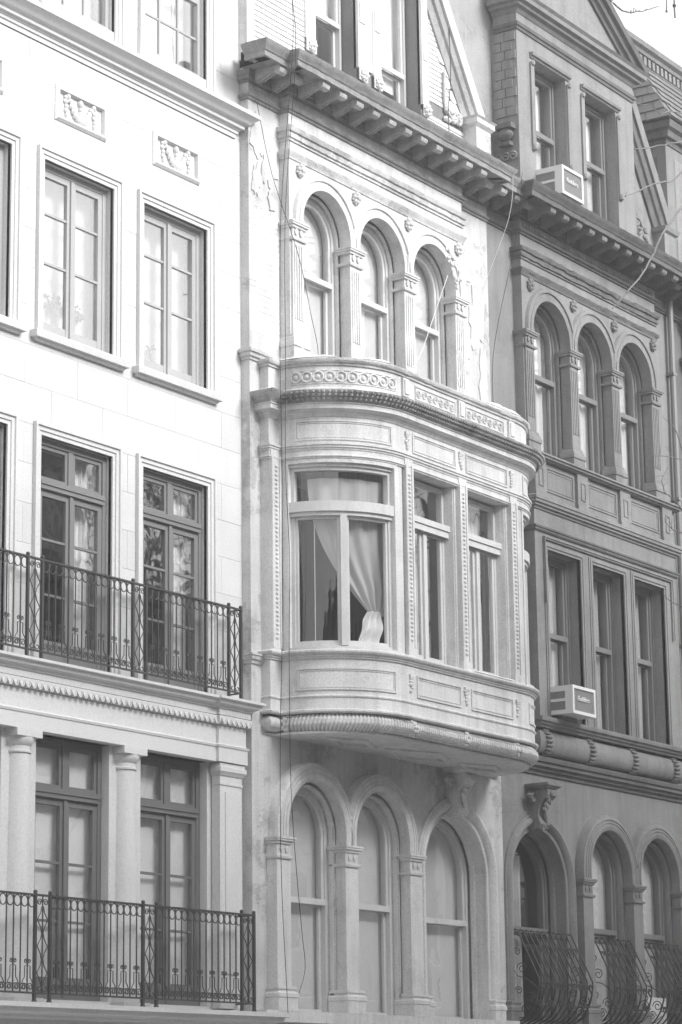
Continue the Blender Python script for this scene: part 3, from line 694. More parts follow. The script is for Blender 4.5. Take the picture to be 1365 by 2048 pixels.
# gadroon ribs on the torus
def path_at(path):
    P = [Vector(p) for p in path]; L = [0]
    for i in range(1, len(P)): L.append(L[-1]+(P[i]-P[i-1]).length)
    def f(s):
        s = max(0, min(L[-1]-1e-6, s))
        for i in range(1, len(P)):
            if s <= L[i]:
                k = (s-L[i-1])/(L[i]-L[i-1]); p = P[i-1].lerp(P[i], k); t = (P[i]-P[i-1]).normalized(); return p, Vector((t.y, -t.x)), t
    return f, L[-1]
pf, PL = path_at(left+right)
g = MB(); s = .06; k = 0
while s < PL-.05:
    pts = []
    for i in range(6):
        t = -1.2+2.5*i/5
        p, n, tt = pf(s+.05*(i/5-.5)); o = -.13+.158*cos(t); pts.append((p.x+n.x*o, p.y+n.y*o, 6.47+.107*sin(t)))
    g.tube(pts, .02, 5); s += .05; k += 1
go = g.obj('gadroons', 'cream', orb); go['kind'] = 'stuff'
rnd = random.Random(5)
for s in (0.03, PL*.30, PL*.5, PL*.70, PL-.03):
    b = MB()
    for i in range(16):
        p, n, tt = pf(s+rnd.uniform(-.05, .05)); t = rnd.uniform(-1.1, 1.2); o = -.13+.165*cos(t); b.ball((p.x+n.x*o, p.y+n.y*o, 6.47+.11*sin(t)), .028, .028, .03, 6, 4)
    b.obj('acanthus_clasp', 'cream', orb)
# soffit with raised frames
inset = [(p[0], p[1]+.10) for p in left+right]
sof = MB().prism([(26.4, -.0)]+inset+[(31.7, -.0)], 6.331, 6.36, XY); sof.obj('soffit', 'cream', orb)
for (xa, xb, ya) in ((26.95, 28.0, -.55), (28.3, 29.8, -.85), (30.1, 31.15, -.55)):
    xm = (xa+xb)/2; ym = -.48
    q = [(xa, ym), (xm, ym-.33 if ya < -.6 else ym-.22), (xb, ym), (xm, ym+.33 if ya < -.6 else ym+.25)]
    MB().sweep(q, [(-.05, 6.335), (-.05, 6.30), (-.02, 6.295), (.0, 6.31), (.02, 6.31), (.02, 6.335)], XY, closed=True).obj('soffit_panel', 'cream', orb)
# curved parts
def cbox(m, a0, a1, o0, o1, z0, z1, mirror=False, n=12):
    rings = []
    for i in range(n+1):
        th = a0+(a1-a0)*i/n; p0 = opt(th, o0); p1 = opt(th, o1)
        if mirror: p0, p1 = mir(p0), mir(p1)
        rings.append([(p0[0], p0[1], z0), (p1[0], p1[1], z0), (p1[0], p1[1], z1), (p0[0], p0[1], z1)])
    m.quad_ring(rings); return m
def cframe(m, a0, a1, z0, z1, wd, o0, o1, mirror=False):
    da = wd/1.12*180/pi
    cbox(m, a0, a1, o0, o1, z1-wd, z1, mirror); cbox(m, a0, a1, o0, o1, z0, z0+wd, mirror)
    cbox(m, a0, a0+da, o0, o1, z0+wd, z1-wd, mirror, 2); cbox(m, a1-da, a1, o0, o1, z0+wd, z1-wd, mirror, 2); return m
for mi in (False, True):
    m = MB(); cbox(m, 0.5, 4.5, -.22, .0, 7.36, 9.80, mi, 4); cbox(m, 84, 90, -.22, .0, 7.36, 9.80, mi, 4); m.obj('jamb', 'cream', orb)
    m = MB(); cbox(m, 4.5, 7, -.14, .012, 7.37, 9.775, mi, 2); cbox(m, 81.5, 84, -.14, .012, 7.37, 9.775, mi, 2); cbox(m, 4.5, 84, -.16, .012, 9.74, 9.79, mi); cbox(m, 7, 81.5, -.14, -.03, 9.70, 9.74, mi); m.obj('architrave', 'cream', orb)
    wn = MB(); cframe(wn, 7, 81.5, 7.40, 9.705, .05, -.14, -.06, mi); wo = wn.obj('curved_window', 'frame_white', orb)
    m = MB(); cbox(m, 5.5, 83, -.14, -.0, 9.12, 9.25, mi); cbox(m, 5.5, 83, -.14, -.03, 9.07, 9.12, mi); m.obj('transom', 'frame_white', wo)
    m = MB(); cbox(m, 41.5, 46, -.14, -.015, 7.42, 9.08, mi, 3); m.obj('mullion', 'frame_white', wo)
    m = MB(); cframe(m, 9.5, 41.5, 7.45, 9.07, .038, -.13, -.08, mi); m.obj('sash', 'frame_white', wo)
    m = MB(); cframe(m, 46, 79, 7.45, 9.07, .038, -.13, -.08, mi); m.obj('sash', 'frame_white', wo)
    for a0, a1, z0, z1 in ((11, 40, 7.48, 9.04), (47.5, 77.5, 7.48, 9.04), (9.4, 79.2, 9.25, 9.66)):
        cbox(MB(), a0, a1, -.11, -.105, z0, z1, mi).obj('pane', 'glass_old', wo)
    m = MB(); cbox(m, 4.5, 84, -.2, .02, 7.36, 7.40, mi); m.obj('window_sill', 'frame_white', wo)
# flat windows and pilasters
def orn_strip(m, x, y, z0, z1):
    n = int((z1-z0)/.055)
    for i in range(n): m.ball((x, y, z0+(z1-z0)*(i+.5)/n), .028 if i % 3 else .034, .016, .02, 6, 4)
for k, (xa, xb) in enumerate(((27.64, 27.82), (28.955, 29.145), (30.28, 30.46))):
    p = MB().box(xa, xb, OYF-.03, OYF+.2, 7.36, 9.93)
    p.box(xa-.012, xb+.012, OYF-.045, OYF+.1, 7.361, 7.47)
    for (u0, u1) in ((xa, xa+.04), (xb-.04, xb)): p.box(u0+.001, u1-.001, OYF-.042, OYF-.03, 7.47, 9.84)
    po = p.obj('pilaster', 'cream', orb)
    m = MB(); orn_strip(m, (xa+xb)/2, OYF-.035, 7.55, 9.74); m.obj('carved_strip', 'cream', po)
p = MB().box(26.23, 26.44, -.16, -.1, 7.36, 9.93); p.box(26.235, 26.275, -.172, -.16, 7.4, 9.84); p.box(26.395, 26.435, -.172, -.16, 7.4, 9.84); po = p.obj('pilaster', 'cream', orb)
m = MB(); orn_strip(m, 26.335, -.165, 7.5, 9.74); m.obj('carved_strip', 'cream', po)
MB().box(26.225, 26.445, -.14, .0, 7.36, 10.0).obj('pilaster_back', 'cream', orb)
MB().box(31.665, 31.875, -.16, .0, 7.36, 10.0).obj('pilaster_back', 'cream', orb)
for xa, xb in ((27.82, 28.955), (29.145, 30.28)):
    y = OYF
    m = MB().sweep([(xa, 7.37), (xa, 9.86), (xb, 9.86), (xb, 7.37)], [(.0, y+.03), (-.035, y+.03), (-.04, y+.05), (-.05, y+.05), (-.055, y+.09), (-.06, y+.10), (-.06, y+.3), (.0, y+.3)], XZ); m.obj('architrave', 'cream', orb)
    yw = y+.18; x0, x1 = xa+.06, xb-.06
    wo = MB().sweep([(x0, 7.38), (x0, 9.76), (x1, 9.76), (x1, 7.38)], [(0, yw), (-.05, yw), (-.05, yw+.09), (0, yw+.09)], XZ, closed=True).obj('window', 'frame_white', orb)
    t = MB().box(x0, x1, yw-.05, yw+.08, 9.14, 9.20); t.box(x0-.02, x1+.02, yw-.09, yw-.05, 9.185, 9.26); t.box(x0-.01, x1+.01, yw-.07, yw-.05, 9.10, 9.185); t.obj('transom', 'frame_white', wo)
    xm = (x0+x1)/2
    MB().box(xm-.04, xm+.04, yw-.02, yw+.07, 7.43, 9.14).obj('mullion', 'frame_white', wo)
    for s0, s1 in ((x0+.05, xm-.04), (xm+.04, x1-.05)):
        MB().sweep([(s0, 7.43), (s0, 9.13), (s1, 9.13), (s1, 7.43)], [(0, yw+.01), (-.05, yw+.01), (-.05, yw+.05), (0, yw+.05)], XZ, closed=True).obj('sash', 'frame_white', wo)
        MB().box(s0+.045, s1-.045, yw+.028, yw+.033, 7.48, 9.08).obj('pane', 'glass_old', wo)
    MB().box(x0+.045, x1-.045, yw+.028, yw+.033, 9.2, 9.71).obj('pane', 'glass_old', wo)
# entablature
om('lintel', [(-.2, 9.79), (-.0, 9.79), (.02, 9.795), (.02, 9.81), (.035, 9.815), (.035, 9.83), (.012, 9.84), (.012, 9.9), (-.2, 9.9)])
om('architrave_moulding', [(-.2, 9.901), (.02, 9.901), (.025, 9.925), (.04, 9.93), (.04, 9.955), (.055, 9.96), (.055, 9.985), (-.2, 9.99)])
om('frieze', [(-.2, 9.991), (.0, 9.991), (.0, 10.33), (-.2, 10.33)])
om('bed_moulding', [(-.2, 10.331), (.01, 10.331), (.03, 10.36), (.045, 10.365), (.05, 10.385), (.09, 10.395), (.11, 10.41), (-.2, 10.412)])
om('fascia', [(-.2, 10.413), (.115, 10.413), (.115, 10.475), (.13, 10.477), (.13, 10.49), (-.2, 10.49)])
om('cornice', [(-.2, 10.491), (.135, 10.492), (.15, 10.52), (.19, 10.56), (.235, 10.60), (.245, 10.625), (-.2, 10.64)], 'sooty', .015)
b = MB(); pf2, PL2 = path_at(opath[1:-1]); s = .03
while s < PL2:
    p, n, tt = pf2(s); 
    for o, z, r in ((.17, 10.525, .024), (.205, 10.565, .026), (.235, 10.60, .022)): b.ball((p.x+n.x*o, p.y+n.y*o, z), r, r, r*.95, 5, 4)
    s += .058
lo = b.obj('leaf_carving', 'sooty', orb); lo['kind'] = 'stuff'
par = om('parapet', [(-.12, 10.63), (.02, 10.63), (.02, 10.70), (-.0, 10.72), (-.0, 11.0), (-.12, 11.0)], 'cream')
om('parapet_coping', [(-.15, 11.001), (.02, 11.001), (.03, 11.03), (.05, 11.035), (.065, 11.06), (.065, 11.085), (.04, 11.10), (-.15, 11.105)], 'cream_worn', .02)
# frieze and base panels (raised frames)
def cpanel(a0, a1, z0, z1, mi=False):
    m = MB(); cframe(m, a0, a1, z0, z1, .022, -.005, .016, mi); cframe(m, a0+1.6, a1-1.6, z0+.03, z1-.03, .012, -.005, .009, mi); m.obj('panel', 'cream', orb)
def fpanel(x0, x1, z0, z1):
    m = MB()
    for e, wd, pr in ((0, .022, .016), (.036, .012, .009)):
        m.sweep([(x0+e, z0+e), (x0+e, z1-e), (x1-e, z1-e), (x1-e, z0+e)], [(0, OYF+.004), (0, OYF-pr), (-wd, OYF-pr), (-wd, OYF+.004)], XZ, closed=True)
    m.obj('panel', 'cream', orb)
for mi in (False, True): cpanel(12, 80, 10.03, 10.29, mi); cpanel(12, 80, 6.86, 7.14, mi)
for x0, x1 in ((27.86, 28.92), (29.18, 30.25)): fpanel(x0, x1, 10.03, 10.29); fpanel(x0, x1, 6.86, 7.14)
rnd = random.Random(9)
for xx in (27.73, 29.05, 30.37):
    for z0, z1 in ((6.86, 7.16), (10.03, 10.30)):
        b = MB().box(xx-.05, xx+.05, OYF-.03, OYF-.001, z1-.055, z1-.02)
        for i in range(5): b.ball((xx+rnd.uniform(-.02, .02), OYF-.008, z1-.07-i*.04), .05-.006*i, .022, .026, 7, 4)
        b.obj('console_drop', 'cream', orb)
# guilloche on the curved parapet, scrolls on the flat one
gm_ = MB().tube([(.066*cos(2*pi*i/18), 0, .066*sin(2*pi*i/18)) for i in range(18)], .014, 6, closed=True); gm_.ball((0, 0, 0), .03, .02, .03, 8, 5); gmm = gm_.mesh('guilloche_ring')
for i in range(10):
    th = 13+68*i/9; x, y = opt(th, .006); nx, ny = opt(th, 1.0); ang = math.atan2(ny-y, nx-x)
    link(gmm, 'guilloche_ring', 'cream', orb, loc=(x, y, 10.855), rot=(0, 0, ang+pi/2))
m = MB(); cframe(m, 9, 85, 10.765, 10.945, .012, -.004, .01); m.obj('panel', 'cream', orb)
for x0, x1 in ((27.95, 28.95), (29.2, 30.2)):
    m = MB().sweep([(x0, 10.765), (x0, 10.945), (x1, 10.945), (x1, 10.765)], [(0, OYF+.004), (0, OYF-.012), (-.014, OYF-.012), (-.014, OYF+.004)], XZ, closed=True)
    for i in range(7):
        xx = x0+.09+(x1-x0-.18)*i/6
        m.tube([(xx+p[0], OYF-.004, 10.855+p[2]*(1 if i % 2 else -1)) for p in spiral(0, 0, .06, .015, 0, 3.2*pi, 0, 14)], .012, 5)
    m.obj('scroll_panel', 'cream_worn', orb)
for xx in (27.70, 29.07, 30.38):
    m = MB().box(xx-.075, xx+.075, OYF-.035, OYF-.001, 10.74, 10.98); m.box(xx-.05, xx+.05, OYF-.05, OYF-.035, 10.77, 10.95); m.obj('parapet_block', 'cream', orb)
MB().prism([(26.3, 0)]+[(p[0], p[1]+.1) for p in left+right]+[(31.8, 0)], 10.66, 10.72, XY).obj('balcony_floor', 'cream_worn', orb)
# snow lying on the coping
def snow(s0, s1, label, h=.03):
    m = MB(); rings = []; n = 18; rn = random.Random(int(s0*100))
    for i in range(n+1):
        p, nn, tt = pf2(s0+(s1-s0)*i/n); e = min(1, 4*i/n, 4*(1-i/n)); hh = (h*(.6+.6*rn.random())*e)+.004
        rings.append([(p.x+nn.x*o, p.y+nn.y*o, z) for o, z in ((.05, 11.104), (.045, 11.106+hh*.7), (-.03, 11.106+hh), (-.13, 11.106+hh*.6), (-.14, 11.104))])
    m.quad_ring(rings); tag(m.obj('snow_patch', 'snow'), label, 'snow')
snow(.26, 1.0, 'thin strip of snow on the coping at the left curve of the oriel'); snow(1.35, 1.75, 'short strip of snow on the oriel coping below the middle arched window', .02)
snow(4.1, 5.0, 'lumpy snow sagging over the coping near the grey house', .05)
tag(MB().box(29.2, 30.2, OYF-.075, OYF-.0, 7.364, 7.376).obj('snow_patch', 'snow'), 'thin line of snow on the sill below the last oriel window', 'snow')
# draped curtain in the curved window
def drape(u, v):
    z = 9.58-(9.58-7.86)*v
    lo = 17+53*v**2.2; hi = 101-19*max(0, v-.8)/.2
    th = lo+(hi-lo)*u; x, y = opt(th, -.20-.03*sin(u*34+v*3)*(.4+.6*v)-.05*v)
    return x, y, z
cloth(drape, 90, 26, 'curtain', 'sheer', 'sheer curtain swept to one side behind the curved oriel window', 'curtain')
def tail(u, v):
    z = 7.90-.42*v; th = 62+5*(1-v)*.6+(11+12*v)*(u-.0)-7*v; x, y = opt(th, -.19-.045*sin(u*16+v*5)-.02*sin(v*9)); return x, y, z
cloth(tail, 40, 10, 'curtain_tail', 'white_curtain', 'crumpled white cloth bunched at the sill of the curved oriel window', 'curtain')
xx, yy = opt(22.5, -.2)
tag(MB().tube([(xx, yy, 9.0), (xx, yy, 7.46)], .006, 5).obj('blind_cord', 'wire_white'), 'white cord hanging inside the curved oriel window', 'cord')
pleats(28.0, 28.35, 7.4, 9.7, -.78, 'curtain', 'sheer curtain half drawn behind the first flat oriel window', .02, 4)
pleats(28.4, 28.9, 7.4, 9.7, -.72, 'blind_grey', 'patterned grey drape behind the first flat oriel window', .02, 4)
pleats(29.25, 30.2, 7.4, 9.7, -.78, 'blind', 'pale sheer curtain behind the last flat oriel window', .015, 9)

# ------- brick gable
GY = .1
GW1, GW2 = (27.67, 28.72), (29.30, 30.39)
slope = 1.55
def rake_x(z): return 31.93-(z-16.23)/slope
gab = [(26.08, 15.05), (31.80, 15.05), (31.80, 16.1), (29.03, 20.5), (26.08, 16.1)]
slab('gable_wall', gab, [rect(GW1[0], GW1[1], 15.2, 18.2), rect(GW2[0], GW2[1], 15.2, 18.2)], GY+.012, GY+.4, 'mortar', CH)
gw = [o for o in CH.children if o.name.startswith('gable_wall')][0]
bricks = []
def bricks_rect(x0, x1, z0, z1, y, lim=None):
    j = 0; z = z0
    while z+.062 <= z1+.001:
        off = (j % 2)*.112; x = x0-off
        while x < x1:
            a, b = max(x, x0), min(x+.213, x1)
            if lim:
                b = min(b, lim(z+.06))
            if b-a > .03: bricks.append((a, b, z, y))
            x += .224
        z += .075; j += 1
bricks_rect(26.12, GW1[0], 15.1, 17.2, GY, lambda z: 99)
bricks_rect(GW1[1], GW2[0], 15.1, 15.72, GY); bricks_rect(GW2[1], 31.75, 15.1, 15.9, GY, lambda z: rake_x(max(z, 16.1))-.05)
bricks_rect(GW2[1]+.12, 31.15, 16.05, 17.6, GY, lambda z: rake_x(z)-.45)
bricks.sort(key=lambda b: b[2])
strip = []
sv = bricks; bricks = []
bricks_rect(C0+.02, C0+.66, 11.45, 13.15, -.0025); strip = bricks; bricks = sv
cache = {}
def add_bricks(bl, n, parent, y):
    rest = MB(); c = 0
    for a, b, z, yy in bl:
        if c < n:
            k = round(b-a, 3)
            if k not in cache:
                cache[k] = MB().sweep([(0, 0), (k, 0)], [(0, 0)]*0 or [(.0, .004), (-.02, .0), (-.02, .062), (.0, .058)], XY).mesh('brick')
                cache[k] = MB().quad_ring([[(0, .02, 0), (0, .003, .0), (.0, 0, .004), (0, 0, .058), (0, .003, .062), (0, .02, .062)], [(k, .02, 0), (k, .003, .0), (k, 0, .004), (k, 0, .058), (k, .003, .062), (k, .02, .062)]]).mesh('brick')
            link(cache[k], 'brick', 'brick', parent, loc=(a, yy+random.uniform(-.002, .0015)*(1 if yy > 0 else .5), z)); c += 1
        else: rest.box(a, b, yy, yy+.02, z, z+.062)
    if rest.v:
        ro = rest.obj('brickwork', 'brick', parent); ro['kind'] = 'stuff'
add_bricks(bricks, 225, gw, GY); add_bricks(strip, 70, CW, -.006)
# stone dressings of the gable
for (a, b), zt in ((GW1, 15.9), (GW2, 15.9)):
    sash_rect(CH, a+.02, b-.02, 15.2, 18.2, GY+.24, 16.55 if a < 28 else 16.35, 'frame_white', 'glass_old', .05)
for xa, xb in ((27.44, 27.67), (28.72, 28.93), (29.10, 29.30), (30.39, 30.56)):
    m = MB().box(xa, xb-.002, GY-.03, GY+.05, 15.92, 18.3); m.box(xa-.0, xb-.0, GY-.045, GY-.03, 15.74, 15.92); m.box(xa+.03, xb-.03, GY-.044, GY-.03, 16.6, 18.2)
    m.obj('window_quoin', 'brick', CH); rosette((xa+xb)/2, GY-.055, 15.83, CH, 'brick')
MB().box(28.932, 29.098, GY-.012, GY+.02, 15.95, 18.3).obj('stone_panel', 'brick', CH)
# scale tiles and carving between window and rake
sc_m = MB().prism([(-.12, .10), (-.12, 0), (-.09, -.05), (0, -.085), (.09, -.05), (.12, 0), (.12, .10)], 0, .018, XZ).mesh('scale_tile')
for r_ in range(5):
    for c_ in range(3):
        x = 31.22+c_*.24+(.12 if r_ % 2 else 0)-r_*.06; z = 16.12+r_*.17
        if x+.1 < rake_x(z)-.3: link(sc_m, 'scale_tile', 'brick', CH, loc=(x, GY-.012-.0*r_, z), rot=(R(-5), 0, 0))
b = MB(); rnd = random.Random(2)
b.tube([(31.0, GY-.02, 16.6), (30.99, GY-.03, 16.2), (31.02, GY-.03, 16.02), (31.15, GY-.03, 15.93), (31.3, GY-.03, 15.98)], .03, 6)
b.tube([(31.3+p[0], GY-.03, 15.97+p[2]) for p in spiral(.06, 0, .12, .03, pi, -1.5*pi, 0, 14)], .028, 5)
for i in range(16): b.ball((31.0+rnd.uniform(0, .42), GY-.02, 15.93+rnd.uniform(-.05, .12)), .045, .04, .045, 6, 4)
b.obj('scroll_carving', 'cream_worn', CH)
# raking coping
def rake(H, x1, z1, L, m1, m2, y=GY):
    path = [(x1, z1), (x1-L/slope, z1+L)]
    # offsets: positive = outward (right/up)
    MB().sweep(path, [(-.42, y+.05), (-.42, y-.03), (-.30, y-.06), (-.28, y-.10), (-.17, y-.12), (-.16, y+.05)], XZR).obj('inner_rake', m2, H)
    MB().sweep(path, [(-.159, y+.05), (-.159, y-.16), (-.02, y-.18), (-.0, y-.15), (-.0, y+.05)], XZR).obj('raking_coping', m1, H)
    MB().sweep(path, [(.001, y+.1), (.001, y-.06), (.20, y-.06), (.20, y+.1)], XZR).obj('outer_rake', m2, H)
rake(CH, 31.90, 16.16, 4.2, 'limestone', 'flank')
m = MB().sweep([(31.55, .3), (31.55, -.12), (31.96, -.12), (31.96, .3)], [(-.1, 15.13), (0, 15.13), (0, 15.9), (.03, 15.93), (.05, 15.95), (.05, 16.02), (.08, 16.05), (-.1, 16.12)], XY); m.obj('kneeler', 'cream_worn', CH)
slab('flank_wall', [(31.5, 15.05), (32.6, 15.05), (32.6, 19.0), (29.9, 19.5)], [], GY+.05, GY+.3, 'flank', CH)
MB().sweep([(25.98, .5), (25.98, GY-.1), (26.14, GY-.1), (26.14, .5)], [(-.05, 15.1), (0, 15.1), (0, 16.4), (-.05, 16.4)], XY).obj('kneeler', 'cream', CH)
MB().box(C0, C1, 6.1, 6.3, 0, 17).obj('rear_wall', 'brick', CH)
MB().grid(lambda u, v: (C0+(C1-C0)*u, .45+3.2*v, 15.2+5.4*v), 1, 1).obj('mansard_roof', 'slate', CH)
for (a, b), zz, lab in ((GW1, 16.55, 'grey shade drawn to the rail in the gable window nearer the limestone house'), (GW2, 16.1, 'pale shade half drawn in the gable window nearer the carved scroll')):
    flat_blind(rect(a+.1, b-.1, zz, 18.1), GY+.40, 'white_curtain' if a > 29 else 'blind', lab)

# ---------------------------------------------------------------- right: grey row house
GH = thing('grey_row_house', 'dark grey painted row house with three arched top windows and a pedimented dormer', 'house', (35, 0, .12))
G0, G1 = 31.972, 37.96
ghol = [arch_path_simple(G0+.03+1.51+1.34*k, ZC, RI-.06, 11.2, 20) for k in range(3)]
GWIN = [(33.11, 34.11), (34.48, 35.48), (35.82, 36.82)]
ghol += [rect(a+.02, b-.02, 7.32, 9.78) for a, b in GWIN]
GA = [(34.89, 5.21), (36.45, 5.21)]
for cx, zc in GA: ghol.append(arch_path_simple(cx, zc, .575, 3.0, 20))
ghol.append(arch_path_simple(32.97, 4.93, .815, 3.0, 30))
GW_ = slab('wall', rect(G0, G1, 0.1, 15.0), ghol, 0, .5, 'grey_paint', GH)
upper_arcade(GH, G0+.03, 'grey_paint', 'grey_dark', None, '', 'frame_mid', 'glass', 2)
gpath = [(G0, 0), (G0+.72, 0), (G0+.72, -.15), (G0+5.05, -.15), (G0+5.05, 0), (G1, 0)]
mx = [G0+.1, G0+.47]+[G0+.89+.4*k for k in range(11)]+[G0+5.3, G0+5.68]
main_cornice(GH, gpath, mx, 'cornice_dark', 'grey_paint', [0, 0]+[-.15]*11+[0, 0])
for k in range(3):
    cx = G0+.03+1.51+1.34*k; lab = ['first', 'second', 'third'][k]
    pleats(cx-.5, cx+.5, 11.25, 13.6, .25, 'white_curtain', 'pale pleated curtain in the grey house arched top window, %s from the cream house' % lab, .02, 6)
b = MB(); x = G0+.8
while x < G0+5.0:
    b.ball((x, -.175, 14.70), .036, .02, .05, 6, 4); x += .088
fb = b.obj('frieze_beads', 'grey_paint', GH); fb['kind'] = 'stuff'
# middle floor breakfront
B0, B1, BY = 32.78, 37.30, -.2
bh = [rect(a, b, 7.30, 9.80) for a, b in GWIN]
slab('breakfront', rect(B0, B1, 7.25, 11.12), bh, BY, -.001, 'grey_paint', GH)
for k, (a, b) in enumerate(GWIN):
    MB().sweep([(a, 7.3), (a, 9.8), (b, 9.8), (b, 7.3)], [(-.0, BY+.05), (-.0, BY-.02), (.035, BY-.02), (.04, BY-.035), (.075, BY-.035), (.08, BY-.02), (.10, BY-.015), (.10, BY+.05)], XZ).obj('surround', 'grey_paint', GH)
    sash_rect(GH, a+.02, b-.02, 7.32, 9.78, .02, 8.60, 'frame_mid', 'glass', .045)
    nm = ['above the air conditioner', 'in the middle', 'farthest from the cream house'][k]
    pleats(a+.1, a+.47, 7.4, 9.72, .18, 'white_curtain', 'pale left curtain in the grey middle floor window %s' % nm, .02, 3)
    pleats(b-.40, b-.08, 7.4, 9.72, .20, 'blind', 'dimmer right curtain in the grey middle floor window %s' % nm, .02, 3)
m = MB().sweep([(33.0, 9.0), (33.0, 9.98), (37.1, 9.98), (37.1, 9.0)], [(-.04, BY+.0), (-.04, BY-.03), (-.02, BY-.035), (-.015, BY-.05), (.0, BY-.05), (.0, BY)], XZ); m.obj('frame_moulding', 'grey_paint', GH)
b2 = [(B0, .0), (B0, BY), (B1, BY), (B1, .0)]
MB().sweep(b2, [(-.01, 10.04), (.02, 10.04), (.035, 10.06), (.035, 10.085), (.05, 10.09), (.055, 10.115), (-.01, 10.12)], XY).obj('string_course', 'grey_dark', GH)
MB().sweep(b2, [(-.01, 10.37), (.02, 10.37), (.03, 10.40), (.06, 10.41), (.06, 10.44), (.09, 10.45), (.095, 10.49), (.11, 10.495), (.11, 10.54), (.08, 10.56), (-.01, 10.565)], XY).obj('string_course', 'grey_paint', GH)
MB().sweep(b2, [(-.01, 11.121), (.06, 11.121), (.07, 11.14), (.10, 11.145), (.105, 11.17), (.13, 11.18), (.13, 11.205), (-.01, 11.21)], XY).obj('sill_course', 'grey_paint', GH)
for xc in (32.93, 34.21, 35.57, 36.98):
    m = MB().box(xc-.165, xc+.165, BY-.05, BY-.001, 10.566, 11.12); m.box(xc-.18, xc+.18, BY-.065, BY-.05, 10.567, 10.62); po = m.obj('pedestal', 'grey_paint', GH)
    MB().sweep([(xc-.07, 10.72), (xc-.07, 11.0), (xc+.07, 11.0), (xc+.07, 10.72)], [(0, BY-.048), (0, BY-.062), (-.02, BY-.062), (-.02, BY-.048)], XZ, closed=True).obj('panel', 'grey_paint', po)
for xa, xb in ((33.16, 33.98), (34.44, 35.34), (35.8, 36.76)):
    m = MB()
    for e, pr in ((0, .014), (.04, .008)): m.sweep([(xa+e, 10.68+e), (xa+e, 11.05-e), (xb-e, 11.05-e), (xb-e, 10.68+e)], [(0, BY+.004), (0, BY-pr), (-.02, BY-pr), (-.02, BY+.004)], XZ, closed=True)
    m.obj('panel', 'grey_paint', GH)
# cushion sill
b3 = [(B0-.05, .0), (B0-.05, BY), (B1+.05, BY), (B1+.05, .0)]
MB().sweep(b3, [(-.01, 7.14), (.06, 7.14), (.07, 7.17), (.10, 7.18), (.11, 7.21), (.14, 7.22), (.15, 7.25), (.15, 7.28), (-.01, 7.285)], XY).obj('sill_course', 'grey_paint', GH)
cu = MB().sweep(b3, [(-.2, 6.78)]+[(-.06+.12*cos(t), 6.95+.18*sin(t)) for t in [-pi/2+pi*i/10 for i in range(11)]]+[(-.2, 7.139)], XY).obj('cushion_moulding', 'grey_paint', GH)
for xc in (32.95, 34.25, 35.6, 36.95):
    b = MB()
    for i in range(9):
        t = -1.35+2.7*i/8; 
        for s in (-1, 0, 1): b.ball((xc+s*.05-.03*i*.3, BY-(-.06)-.13*cos(t)-.0 if False else BY+.06-.135*cos(t), 6.95+.185*sin(t)), .034, .03, .024, 6, 4)
    b.obj('strap_leaf', 'grey_paint', cu)
MB().sweep([(G0, 0), (G1, 0)], [(-.01, 6.50), (.03, 6.50), (.04, 6.55), (.08, 6.56), (.09, 6.60), (.13, 6.61), (.13, 6.66), (.16, 6.67), (.17, 6.70), (.17, 6.74), (-.01, 6.78)], XY).obj('string_course', 'grey_dark', GH)
# ground floor
for k, (cx, zc) in enumerate(GA):
    lower_arch(GH, cx, zc, .645, 'grey_paint', 'frame_mid', 'glass', 'blind', 'pale shade in the narrow grey arch %s' % ('beside the wide arch' if k == 0 else 'away from the wide arch'))
for xc in (34.12, 35.675, 37.23): lower_pier(GH, xc, .145, 'grey_paint')
big_arch(GH, 32.97, 4.93, 1.0, 'grey_paint', 'frame_mid', 'glass', 0, 32.83)
pleats(32.45, 32.75, 3.1, 5.3, .52, 'curtain', 'pale drape at the left of the wide grey ground floor arch', .02, 3)
pleats(33.05, 33.35, 3.1, 5.4, .54, 'blind_grey', 'grey drape in the middle of the wide grey ground floor arch', .02, 3)
MB().sweep([(G0, 0), (G1, 0)], [(-.01, 2.80), (.2, 2.80), (.2, 2.935), (-.01, 2.938)], XY).obj('sill_course', 'grey_paint', GH)
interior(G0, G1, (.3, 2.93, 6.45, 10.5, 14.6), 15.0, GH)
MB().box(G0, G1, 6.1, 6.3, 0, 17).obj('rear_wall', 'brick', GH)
# gable wall, rake and dormer
slab('gable_wall', [(32.62, 15.05), (37.85, 15.05), (37.85, 16.1), (35.0, 20.6), (32.62, 17.0)], [], GY+.012, GY+.4, 'grey_paint', GH)
rake(GH, 37.98, 16.2, 3.1, 'grey_paint', 'grey_dark')
MB().sweep([(37.6, .3), (37.6, -.1), (38.0, -.1), (38.0, .3)], [(-.1, 15.13), (0, 15.13), (0, 15.95), (.04, 15.98), (.06, 16.05), (-.1, 16.1)], XY).obj('kneeler', 'grey_paint', GH)
MB().grid(lambda u, v: (G0+.2+(G1-G0)*u, .45+3.2*v, 15.2+5.4*v), 1, 1).obj('mansard_roof', 'slate', GH)
D0, D1, DY = 32.50, 36.22, -.30
DW = [(33.0, 33.99), (34.58, 35.62)]
slab('dormer', rect(D0, D1, 15.05, 17.85), [rect(a, b, 15.2, 17.38) for a, b in DW], DY, GY+.05, 'grey_paint', GH)
dm = [o for o in GH.children if o.name.startswith('dormer')][0]
